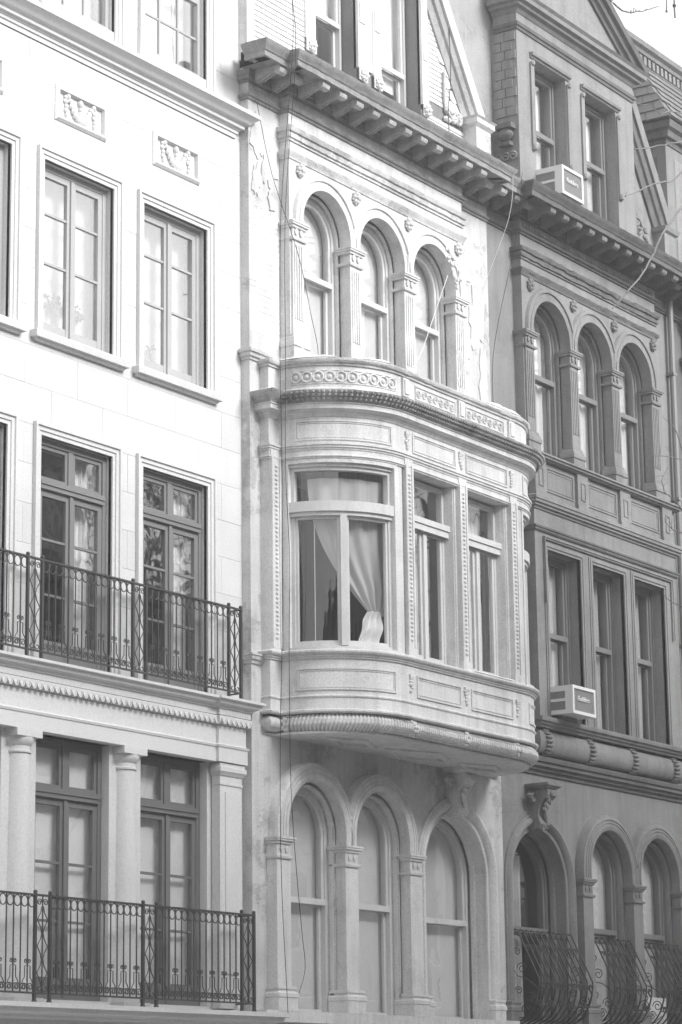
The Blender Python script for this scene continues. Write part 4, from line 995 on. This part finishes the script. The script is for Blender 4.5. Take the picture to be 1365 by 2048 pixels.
for k, (a, b) in enumerate(DW):
    sash_rect(GH, a+.02, b-.02, 15.2, 17.36, -.10, 16.36, 'frame_mid', 'glass', .045)
    MB().sweep([(a-.12, DY), (b+.1, DY)], [(-.01, 17.385), (.02, 17.385), (.03, 17.41), (.06, 17.42), (.07, 17.46), (-.01, 17.48)], XY).obj('hood_mould', 'grey_paint', dm)
    for xx in (a-.10, b+.04):
        m = MB().box(xx-.03, xx+.07, DY-.03, DY-.001, 15.9, 17.3); m.ball((xx+.02, DY-.04, 17.3), .05, .03, .05, 6, 4); m.ball((xx+.02, DY-.04, 15.95), .05, .03, .06, 6, 4); m.obj('window_strip', 'grey_paint', dm)
    pleats(a+.1, a+.3, 15.4, 17.3, .08, 'white_curtain', 'narrow white drape in the dormer window %s' % ('with the air conditioner' if k == 0 else 'without an air conditioner'), .015, 2)
    flat_blind(rect(a+.35, b-.1, 15.4, 17.3), .11, 'blind', 'grey shade in the dormer window %s' % ('with the air conditioner' if k == 0 else 'without an air conditioner'))
dp = [(D0, GY), (D0, DY), (D1, DY), (D1, GY)]
MB().sweep(dp, [(-.01, 17.72), (.02, 17.72), (.03, 17.76), (.05, 17.77), (.06, 17.82), (-.01, 17.84)], XY).obj('architrave', 'grey_dark', dm)
MB().sweep(dp, [(-.1, 17.845), (.01, 17.845), (.01, 17.98), (.04, 18.0), (.06, 18.04), (.12, 18.06), (.13, 18.10), (.19, 18.12), (.2, 18.18), (.24, 18.22), (-.1, 18.26)], XY).obj('entablature', 'grey_paint', dm)
pa = 34.36; pz = 18.26
slab('tympanum', [(D0-.1, pz-.2), (D1+.1, pz-.2), (D1+.1, pz), (pa, pz+1.22), (D0-.1, pz)], [], DY+.01, DY+.4, 'grey_paint', GH)
for s in (-1, 1):
    MB().sweep([(pa+s*2.1, pz+.0), (pa, pz+1.3)] if s > 0 else [(pa, pz+1.3), (pa-2.1, pz)], [(-.18, DY+.3), (-.18, DY-.03), (-.12, DY-.05), (-.11, DY-.10), (-.03, DY-.12), (-.02, DY-.18), (.06, DY-.2), (.07, DY+.3)], XZR).obj('raking_cornice', 'grey_dark', dm)
# rusticated blocks on the dormer's left cheek, and its bracket
for j in range(9):
    for i in range(2):
        y0 = DY+.02+i*.19+(.06 if j % 2 else 0); MB().box(D0-.022, D0-.001, y0, min(GY-.0, y0+.175), 16.35+j*.15, 16.49+j*.15).obj('stone_block', 'grey_paint', dm)
b = MB().box(D0-.16, D0-.002, -.25, .03, 16.12, 16.2); b.ball((D0-.08, -.1, 16.03), .09, .14, .10, 10, 6); b.box(D0-.12, D0-.002, -.2, .0, 15.86, 15.92); b.obj('bracket', 'grey_dark', dm)
b = MB()
for k in range(3): b.tube([(D0-.03-.0*k, -.2+.13*k+p[0], 15.7+p[2]) for p in spiral(0, 0, .08, .02, 0, 3*pi, 0, 14)], .018, 5)
b.obj('scroll_carving', 'grey_paint', dm)
# carved leaf beside the dormer
b = MB(); rnd = random.Random(8)
for i in range(22): b.ball((36.75+rnd.uniform(0, .6), GY-.005, 15.75+rnd.uniform(-.1, .6)*(1-.3)), .06, .03, .05, 6, 4)
b.tube([(36.8+p[0], GY-.02, 15.9+p[2]) for p in spiral(.2, 0, .2, .04, pi, -1.5*pi, 0, 16)], .03, 5)
b.obj('scroll_carving', 'grey_paint', GH)
# downspout
m = MB().tube([(37.70, -.09, 14.9), (37.70, -.09, 14.2), (37.68, -.09, .3)], .05, 10)
for z in (13.5, 11.4, 9.0, 6.9, 4.5): m.box(37.63, 37.75, -.145, .0, z, z+.05)
tag(m.obj('downspout', 'metal_grey'), 'grey metal downspout running down the far edge of the grey house', 'drainpipe')

# =================================================================== window air conditioners
def aircon(x0, x1, yb, yf, z0, z1, label, m):
    T = thing('air_conditioner', label, 'air conditioner', ((x0+x1)/2, (yb+yf)/2, z0))
    t = .045; yo = -.0
    c = MB(); c.sweep([(x0, z0), (x0, z1), (x1, z1), (x1, z0)], [(0, yf), (-t, yf), (-t, yf+.03), (0, yf+.03)], XZ, closed=True)
    c.box(x0, x1, yf+.03, yb, z1-.02, z1-.0005); c.box(x0, x1, yf+.03, yb, z0+.0005, z0+.02)
    c.box(x0+.05, x1-.05, yf+.05, yb, z0+.03, z1-.03)
    for xa, xb in ((x0, x0+.02), (x1-.02, x1)):
        c.box(xa+.0004, xb-.0004, yf+.03, yf+.13, z0+.02, z1-.02); c.box(xa+.0004, xb-.0004, yf+.13, yb, z0+.02, z0+.06); c.box(xa+.0004, xb-.0004, yf+.13, yb, z1-.08, z1-.02); c.box(xa+.0004, xb-.0004, yf+.13, yb, (z0+z1)/2-.02, (z0+z1)/2+.02)
    c.obj('case', m, T)
    for za, zb in ((z0+.06, (z0+z1)/2-.02), ((z0+z1)/2+.02, z1-.08)):
        l = MB()
        for i in range(18):
            yy = yf+.14+(yb-yf-.16)*i/18; l.box(x0+.006, x0+.02, yy, yy+.01, za, zb)
        l.box(x0+.02, x0+.024, yf+.13, yb, za, zb); l.obj('side_louvre', 'grille', T)
    g = MB(); n = 26
    for i in range(n):
        zz = z0+t+(z1-z0-2*t)*(i+.5)/n; g.box(x0+t, x1-t, yf+.018, yf+.03, zz-.004, zz+.004)
    g.box(x0+t, x1-t, yf+.03, yf+.034, z0+t, z1-t); g.obj('grille', 'grille', T)
    cu = bpy.data.curves.new('lettering', 'FONT'); cu.body = 'Fedders'; cu.size = .105; cu.shear = .35; cu.extrude = .006; cu.align_x = 'CENTER'
    to = bpy.data.objects.new('lettering', cu); COL.objects.link(to)
    me = bpy.data.meshes.new_from_object(to.evaluated_get(bpy.context.evaluated_depsgraph_get())); bpy.data.objects.remove(to)
    for v in me.vertices: v.co = ((x0+x1)/2-.02+v.co.x*1.05, yf+.008-v.co.z, (z0+z1)/2-.01+v.co.y)
    me.materials.clear(); link(me, 'lettering', 'metal_white', T)
    return T
aircon(33.04, 33.72, .0, -.60, 7.345, 7.755, 'beige window air conditioner above the cushion sill of the grey house', 'metal_white')
aircon(32.97, 33.62, -.12, -.75, 15.15, 15.60, 'white window air conditioner in the dormer above the grey cornice', 'metal_white')
tag(MB().box(33.15, 33.6, -.35, -.28, 7.287, 7.34).obj('wood_block', 'bark'), 'dark block wedged under the lower air conditioner', 'block')

# =================================================================== iron window guards
def guard(x0, x1, n, label, yw):
    T = thing('window_guard', label, 'window guard', ((x0+x1)/2, -.1, 2.94))
    def prof(k):
        pts = [(-.02+.0, 4.20), (-.0, 4.235), (-.04, 4.27), (-.09, 4.26), (-.11, 4.21), (-.12, 4.17)]
        pts = [(-.03, 4.17), (-.02, 4.22), (-.06, 4.26), (-.11, 4.24), (-.125, 4.19)]
        for i in range(6): pts.append((-.125-.30*(i+1)/6, 4.19-.62*(i+1)/6))
        for i in range(8):
            t = (i+1)/8*pi*.75; pts.append((-.425-.05+.05*cos(t*.3)-.02*sin(t)+.30*(1-cos(t))*.62, 3.57-.42*sin(t*.72)-.02*i))
        pts.append((-.02, 2.965)); return pts
    bar = MB().tube([(0, y, z) for y, z in prof(0)], .0125, 5).mesh('bar')
    s1 = MB()
    for s in (-1, 1): s1.tube([(s*x, 0, z) for x, _, z in spiral(.038, 0, .034, .008, pi, -1.6*pi, 0, 12)], .008, 4)
    s1.tube([(.05*cos(t), 0, -.01-.05*sin(t)) for t in [pi*i/8 for i in range(9)]], .008, 4); s1 = s1.mesh('scroll')
    dx = (x1-x0)/(n-1)
    for i in range(n):
        link(bar, 'bar', 'iron', T, loc=(x0+dx*i, 0, 0))
        if i < n-1:
            link(s1, 'scroll', 'iron', T, loc=(x0+dx*(i+.5), -.20, 4.02)); link(s1, 'scroll', 'iron', T, loc=(x0+dx*(i+.5), -.44, 3.50))
            if i % 2 == 0: link(s1, 'scroll', 'iron', T, loc=(x0+dx*(i+.5), -.38, 3.26))
    for y, z in ((-.04, 4.19), (-.06, 3.02), (-.36, 3.22)): MB().tube([(x0-.02, y, z), (x1+.02, y, z)], .010, 5).obj('cross_bar', 'iron', T)
    for xx in (x0, x1):
        m = MB()
        m.tube([(xx, -.02, 4.18), (xx, -.02, 2.96)], .011, 5)
        m.tube([(xx, -.03+p[0]*.0-.02, p[2]+3.98) if False else (xx, -.09+p[0], 3.95+p[2]) for p in spiral(0, 0, .06, .015, 0, 3*pi, 0, 14)], .008, 4)
        m.tube([(xx, -.16+p[0], 3.72+p[2]) for p in spiral(0, 0, .085, .02, 0, 3*pi, 0, 14)], .008, 4)
        m.tube([(xx, -.03, 3.72), (xx, -.08, 3.62), (xx, -.22, 3.58), (xx, -.36, 3.48), (xx, -.42, 3.38)], .008, 4)
        m.tube([(xx, -.30+p[0], 3.30+p[2]) for p in spiral(0, 0, .085, .02, 0, 3*pi, 0, 14)], .008, 4)
        m.tube([(xx, -.20+p[0], 3.16+p[2]) for p in spiral(0, 0, .075, .02, pi, -2*pi, 0, 14)], .008, 4)
        m.tube([(xx, -.10+p[0], 3.42+p[2]) for p in spiral(0, 0, .06, .015, 0, 3*pi, 0, 14)], .008, 4)
        m.tube([(xx, -.03, 3.2), (xx, -.1, 3.05), (xx, -.25, 3.06), (xx, -.36, 3.15)], .008, 4)
        m.obj('side_scrolls', 'iron', T)
guard(32.13, 33.66, 11, 'bulging iron window guard in front of the wide grey arch', 0)
guard(34.33, 35.47, 8, 'bulging iron window guard on the narrow grey arch beside the wide one', 0)
guard(35.88, 37.02, 8, 'bulging iron window guard on the narrow grey arch with the white box behind it', 0)
tag(MB().box(36.05, 36.75, .0, .35, 2.95, 3.45).obj('window_box', 'metal_white'), 'white box standing behind the iron guard of the last grey arch', 'box')

# =================================================================== cables on the cream house
def cable(pts, r, m, label, cat='cable'):
    P = [Vector(p) for p in pts]; out = []
    for i in range(len(P)-1):
        p0 = P[max(0, i-1)]; p1 = P[i]; p2 = P[i+1]; p3 = P[min(len(P)-1, i+2)]
        for k in range(8):
            t = k/8; out.append(.5*((2*p1)+(-p0+p2)*t+(2*p0-5*p1+4*p2-p3)*t*t+(-p0+3*p1-3*p2+p3)*t**3))
    out.append(P[-1]); tag(MB().tube(out, r, 4).obj('cable', m), label, cat)
yc = -.74
cable([(25.98, -.66, 16.2), (26.02, -.70, 15.2), (26.08, -.45, 13.0), (26.1, -.4, 11.2), (26.12, -.4, 9.8), (26.08, -.42, 8.6), (26.12, -.38, 7.4), (26.13, -.34, 6.4), (26.14, -.32, 5.2), (26.20, -.3, 4.2), (26.27, -.3, 3.3), (26.3, -.3, 2.9)], .0045, 'wire', 'black cable hanging down the full height of the cream house beside its first piers')
cable([(25.90, -.66, 16.3), (26.05, -.72, 15.15), (26.16, -.46, 13.0), (26.19, -.42, 11.0), (26.2, -.4, 9.6), (26.24, -.42, 8.5), (26.3, -.36, 7.3), (26.33, -.34, 6.0), (26.37, -.34, 5.3), (26.42, -.36, 4.6), (26.55, -.34, 3.9), (26.62, -.33, 3.5), (26.53, -.3, 3.2)], .0045, 'wire', 'black cable that curls loose in front of the first ground floor arch')
cable([(26.05, -.1, 14.5), (26.35, -.12, 13.6), (26.75, -.24, 12.6), (26.95, -.3, 11.8), (27.08, -.3, 11.45), (27.1, -.3, 11.2)], .004, 'wire', 'thin black cable slanting across the first fluted pier of the top floor')
cable([(26.6, -.3, 11.6), (26.58, -.35, 11.35), (26.7, -.55, 11.12), (26.95, -.85, 10.98)], .007, 'wire_white', 'white cord looping over the oriel coping')
cable([(30.35, -.3, 13.25), (29.9, -.32, 12.5), (29.5, -.36, 11.9), (29.1, -.42, 11.5), (28.95, -.45, 11.2)], .005, 'wire_white', 'white cord stretched across the last arched top window of the cream house')
cable([(31.55, -.72, 15.12), (31.6, -.6, 14.4), (31.55, -.1, 13.2), (31.5, -.08, 12.4)], .0045, 'wire_white', 'pale cable hanging from the cream cornice near the grey house')
cable([(31.85, -.7, 15.14), (31.88, -.55, 14.2), (31.9, -.1, 12.5), (31.92, -.1, 11.2)], .0045, 'wire', 'dark cable hanging along the joint between the cream and grey houses')
cable([(31.0, .0, 17.9), (30.98, -.05, 16.6), (30.8, -.1, 15.9), (30.5, -.3, 15.2)], .007, 'wire', 'dark cable sagging across the gable brickwork')

# =================================================================== further houses
TH = thing('hipped_bay_house', 'dark row house beyond the downspout with a small hipped slate bay', 'house', (41, 0, .12))
MB().box(37.965, 44, .02, .5, .1, 15.0).obj('wall', 'grey_dark', TH)
MB().sweep([(38.3, .02), (38.3, -.16), (43, -.16), (43, .02)], [(-.1, 7.2), (0, 7.2), (0, 14.6), (-.1, 14.6)], XY).obj('breakfront', 'grey_dark', TH)
for z in (14.55, 13.9, 11.15, 10.45, 7.2):
    MB().sweep([(38.3, .02), (38.3, -.16), (43, -.16), (43, .02)], [(-.01, z-.1), (.03, z-.1), (.05, z-.04), (.09, z-.02), (.1, z+.04), (-.01, z+.06)], XY).obj('string_course', 'grey_dark', TH)
tp = [(37.965, 0), (44, 0)]
main_cornice(TH, tp, [38.2+.4*k for k in range(8)], 'cornice_dark', 'grey_dark', [0]*8)
by = .02
MB().box(38.02, 41, by, 2.2, 15.05, 17.85).obj('attic_bay', 'grey_paint', TH)
MB().box(38.3, 39.2, by-.02, by+.0, 15.4, 17.45).obj('window', 'glass', TH)
MB().box(38.001, 38.019, by+.15, by+1.0, 15.4, 17.45).obj('side_panel', 'grey_dark', TH)
MB().sweep([(38.02, 2.2), (38.02, by), (41, by), (41, 2.2)], [(-.05, 17.65), (.02, 17.65), (.04, 17.73), (.10, 17.75), (.12, 17.85), (.18, 17.89), (.2, 18.00), (-.05, 18.05)], XY).obj('eaves', 'grey_dark', TH)
# hipped slate roof: each slate a piece
e0 = Vector((37.80, by-.22, 18.03)); hipm = MB()
apex0 = Vector((38.55, .75, 19.45)); apex1 = Vector((40.4, .75, 19.45))
c = [Vector((37.80, 2.4, 18.03)), Vector((37.80, by-.22, 18.03)), Vector((41.2, by-.22, 18.03)), Vector((41.2, 2.4, 18.03))]
hipm.v = [tuple(p) for p in c]+[tuple(apex0), tuple(apex1)]; hipm.f = [(0, 1, 4), (1, 2, 5, 4), (2, 3, 5), (3, 0, 4, 5), (3, 2, 1, 0)]
hr = hipm.obj('hipped_roof', 'slate', TH)
def slates(A, B, C, D, rows, cols):
    nrm = (B-A).cross(D-A).normalized()
    if nrm.z < 0: nrm = -nrm
    for r in range(rows):
        for q in range(cols):
            u0, u1 = (q+(.5 if r % 2 else 0))/cols, (q+1+(.5 if r % 2 else 0))/cols; u1 = min(1, u1)
            if u0 >= 1: continue
            v0, v1 = r/rows, min(1, (r+1.15)/rows)
            def P(u, v, h): 
                v = min(v, 1); return (A.lerp(B, u)).lerp(D.lerp(C, u), v)+nrm*h
            j = random.uniform(-.012, .012)
            hh = .035
            top = [P(u0+.004, v0+j*.3, hh), P(u1-.004, v0+j, hh), P(u1-.004, v1, .01), P(u0+.004, v1, .01)]
            bot = [P(u0+.004, v0+j*.3, .002), P(u1-.004, v0+j, .002), P(u1-.004, v1, .001), P(u0+.004, v1, .001)]
            MB().quad_ring([bot, top]).obj('slate', 'slate', hr)
slates(c[0], c[1], apex0, apex0+Vector((0, .02, 0)), 7, 6)
slates(c[1], c[2], apex1, apex0, 7, 9)
# tall house behind with dentilled cornice
QH = thing('tall_house', 'tall pale house behind the dormers with a dentilled cornice against the sky', 'house', (42, 2.6, .12))
QY = 1.7
MB().box(37.97, 46, QY, QY+6, 0, 20.6).obj('wall', 'grey_paint', QH)
qp = [(37.97, QY+3), (37.97, QY), (46, QY)]
zq = 19.05
MB().sweep(qp, [(-.05, zq), (.03, zq), (.04, zq+.06), (.08, zq+.07), (.08, zq+.13), (.13, zq+.14), (.13, zq+.2), (.18, zq+.21), (.18, zq+.28), (-.05, zq+.28)], XY).obj('string_course', 'grey_paint', QH)
MB().sweep(qp, [(-.05, zq+.3), (.1, zq+.3)]+[(.1+.5*(1-cos(t)), zq+.3+.42*sin(t)) for t in [pi/2*i/6 for i in range(1, 7)]]+[(.62, zq+.72), (.62, zq+.76), (-.05, zq+.76)], XY).obj('cove', 'grey_dark', QH)
MB().sweep(qp, [(-.05, zq+.77), (.56, zq+.77), (.56, zq+.94), (-.05, zq+.94)], XY).obj('dentil_band', 'grey_dark', QH)
dmsh = MB().box(-.045, .045, -.06, 0, 0, .15).mesh('dentil')
for k in range(40): link(dmsh, 'dentil', 'grey_paint', QH, loc=(37.6+k*.16, QY-.561, zq+.78))
for k in range(8): link(dmsh, 'dentil', 'grey_paint', QH, loc=(37.409, QY-.4+k*.16, zq+.78), rot=(0, 0, -pi/2))
MB().sweep(qp, [(-.05, zq+.945), (.64, zq+.945), (.66, zq+1.0), (.72, zq+1.04), (.74, zq+1.12), (-.05, zq+1.14)], XY).obj('cornice', 'grey_paint', QH)
b = MB().box(37.25, 37.55, QY-.66, QY-.36, zq+1.145, zq+1.4); b.ball((37.4, QY-.5, zq+1.5), .2, .2, .16, 12, 8); b.obj('corner_block', 'grey_paint', QH)
MB().sweep([(37.97, QY+3), (37.97, QY+.3), (46, QY+.3)], [(-.3, zq+1.15), (0, zq+1.15), (0, zq+1.95), (.06, zq+2.0), (.06, zq+2.1), (-.3, zq+2.12)], XY).obj('parapet', 'limestone', QH)

# =================================================================== bare street tree, its trunk out of frame to the right
TR = thing('street_tree', 'bare street tree with budded twigs reaching in front of the grey house', 'tree', (36.6, -3.6, .12))
rb = random.Random(21)
def wig(p0, p1, n, a):
    p0, p1 = Vector(p0), Vector(p1); out = []
    for i in range(n+1):
        t = i/n; e = 1 if 0 < i < n else 0
        out.append(p0.lerp(p1, t)+Vector((rb.uniform(-a, a), rb.uniform(-a, a), rb.uniform(-a, a)))*e)
    return out
trunk = wig((36.6, -3.6, .1), (36.9, -3.5, 9.0), 8, .06); MB().tube(trunk, .19, 10, .10).obj('trunk', 'bark', TR)
def branch(pts, r0, r1, twigs=4, tl=.35):
    P = [Vector(p) for p in pts]; out = []
    for i in range(len(P)-1):
        for k in range(4): out.append(P[i].lerp(P[i+1], k/4)+Vector((rb.uniform(-.012, .012), 0, rb.uniform(-.012, .012))))
    out.append(P[-1]); m = MB().tube(out, r0, 6, r1)
    for k in range(len(out)//2):
        q = out[rb.randrange(1, len(out))]; m.ball(q, r1*2.2, r1*2.2, r1*2.2, 5, 4)
    for k in range(twigs):
        q = out[rb.randrange(len(out)//3, len(out))]; v = Vector((rb.uniform(-1, .4), rb.uniform(-.3, .3), rb.uniform(-.3, 1))).normalized()*tl*rb.uniform(.4, 1)
        m.tube([q, q+v*.5+Vector((0, 0, .02)), q+v], r1*.9, 4, r1*.4)
    return m.obj('branch', 'bark', TR)
def at(px, py, Y):
    v = r2*((px-682.5)/CF)+u2*(-(py-1024)/CF)+d; t = (Y+18.75)/v.y; return Vector((0, -18.75, 1.7))+v*t
crown = Vector((36.9, -3.5, 9.0))
YB = -3.4
E_ = lambda *q: [at(px, py, YB) for px, py in q]
b0 = at(1500, 620, YB); b1 = at(1480, 300, YB)
branch([crown, b0, b1, at(1470, 60, YB)], .09, .04, 0)
branch([b0, at(1420, 350, YB)]+E_((1365, 413), (1325, 467), (1309, 505), (1287, 547), (1255, 585), (1226, 617)), .022, .008, 3, .16)
branch([b1]+E_((1400, 300), (1365, 342), (1347, 361), (1316, 366), (1280, 380), (1252, 392)), .018, .006, 2, .12)
branch([b1]+E_((1420, 285), (1365, 283), (1330, 288), (1300, 295), (1270, 297)), .016, .006, 2, .12)
branch([b1]+E_((1400, 230), (1345, 222), (1320, 226), (1303, 212), (1268, 204)), .012, .004, 1, .1)
branch([at(1470, 60, YB)]+E_((1400, -60), (1300, -40), (1222, 0), (1245, 20), (1262, 24), (1285, 21), (1318, 12)), .02, .007, 4, .08)
branch([at(1470, 60, YB)]+E_((1420, -50), (1352, -30), (1350, 5), (1351, 35)), .016, .014, 0)
branch([at(1470, 60, YB)]+E_((1420, -55), (1335, -30), (1334, 5), (1334, 22)), .014, .010, 1, .06)
c0 = at(1460, 980, YB)
branch([Vector((36.85, -3.5, 7.6)), c0, at(1430, 900, YB)], .05, .03, 0)
branch([c0]+E_((1400, 930), (1365, 918), (1340, 913), (1303, 910)), .011, .004, 4, .22)
branch([at(1430, 900, YB)]+E_((1365, 900), (1355, 865), (1345, 850), (1326, 834)), .010, .003, 3, .18)
branch([c0]+E_((1400, 1040), (1365, 1020), (1345, 995), (1330, 985), (1324, 960), (1340, 930)), .011, .004, 6, .25)
branch([c0]+E_((1400, 1075), (1365, 1065), (1345, 1060), (1330, 1043)), .010, .004, 4, .2)
branch([Vector((36.8, -3.5, 6.6)), at(1450, 1260, YB)]+E_((1400, 1235), (1365, 1213), (1340, 1202), (1331, 1192), (1322, 1180)), .012, .003, 1, .12)

# =================================================================== the other side of the street
def opp(x0, x1, h, lab, m):
    T = thing('facing_house', lab, 'house', ((x0+x1)/2, -27, .12), 'houses across the street')
    y1 = -22.0
    MB().box(x0, x1, y1-10, y1, 0, h).obj('wall', m, T)
    MB().sweep([(x1, y1), (x0, y1)], [(-.05, h-.5), (.1, h-.5), (.3, h-.2), (.5, h-.1), (.5, h+.1), (-.05, h+.1)], XY).obj('cornice', 'cornice_stone', T)
    n = max(2, int((x1-x0)/2.2)); wm = MB().box(-.55, .55, -.04, .03, 0, 2.0).mesh('window'); sm = MB().box(-.7, .7, -.03, .12, -.12, 0).mesh('sill')
    z = 2.6
    while z+2.6 < h:
        for i in range(n):
            xx = x0+(x1-x0)*(i+.5)/n; link(wm, 'window', 'far_window', T, loc=(xx, y1, z)); link(sm, 'sill', 'limestone', T, loc=(xx, y1, z))
        z += 3.6
def bare_tree(x, y, h, label, seed):
    T = thing('bare_tree', label, 'tree', (x, y, .12), 'bare trees across the street'); rn = random.Random(seed)
    MB().tube([(x, y, .1), (x+.1, y+.05, h*.2), (x, y, h*.38)], .17, 8, .12).obj('trunk', 'bark', T)
    m = MB()
    def grow(p, v, L, r, dep):
        q = p+v*L; mid = p.lerp(q, .5)+Vector((rn.uniform(-1, 1), rn.uniform(-1, 1), rn.uniform(-1, 1)))*L*.06
        m.tube([p, mid, q], r, 5 if r > .02 else 3, r*.7)
        if dep == 0: return
        for k in range(rn.choice((2, 3, 3))):
            w_ = (v+Vector((rn.uniform(-.8, .8), rn.uniform(-.8, .8), rn.uniform(-.25, .6)))).normalized(); grow(q, w_, L*rn.uniform(.62, .85), r*.66, dep-1)
    for k in range(5):
        a = k*1.26+rn.random(); grow(Vector((x, y, h*(.3+.02*k))), Vector((cos(a)*.6, sin(a)*.6, .8)).normalized(), h*.19, .08, 5)
    m.obj('crown', 'bark', T)
bare_tree(45, -15.2, 20, 'bare spreading tree on the far pavement, mirrored in the limestone house windows', 4)
bare_tree(41, -15.4, 18, 'smaller bare tree on the far pavement beside the spreading one', 11)
x = -30
hs = [15, 16, 15, 14, 16, 19.5, 20.5, 18, 15, 14, 13, 14, 13]  # unseen rooflines shaped to shade the lower facades and open sky for reflections
for i, h in enumerate(hs):
    opp(x, x+9.98, h, 'plain grey row house across the street, unseen, height shaped to shade the facades', 'far_facade'); x += 10

# =================================================================== added to stand in for soft lens glow and lifted blacks: a thin haze
hz = MB().box(-60, 130, -45, 40, -1.2, 32)
ho = hz.obj('glow_haze', None); ho['kind'] = 'stuff'
hm = bpy.data.materials.new('glow_haze'); hm.use_nodes = True; hn = hm.node_tree; hn.nodes.clear()
out = hn.nodes.new('ShaderNodeOutputMaterial'); pv = hn.nodes.new('ShaderNodeVolumePrincipled')
pv.inputs['Color'].default_value = (.95, .95, .95, 1); pv.inputs['Density'].default_value = .0031; pv.inputs['Anisotropy'].default_value = .2
hn.links.new(pv.outputs[0], out.inputs['Volume']); ho.data.materials.append(hm)
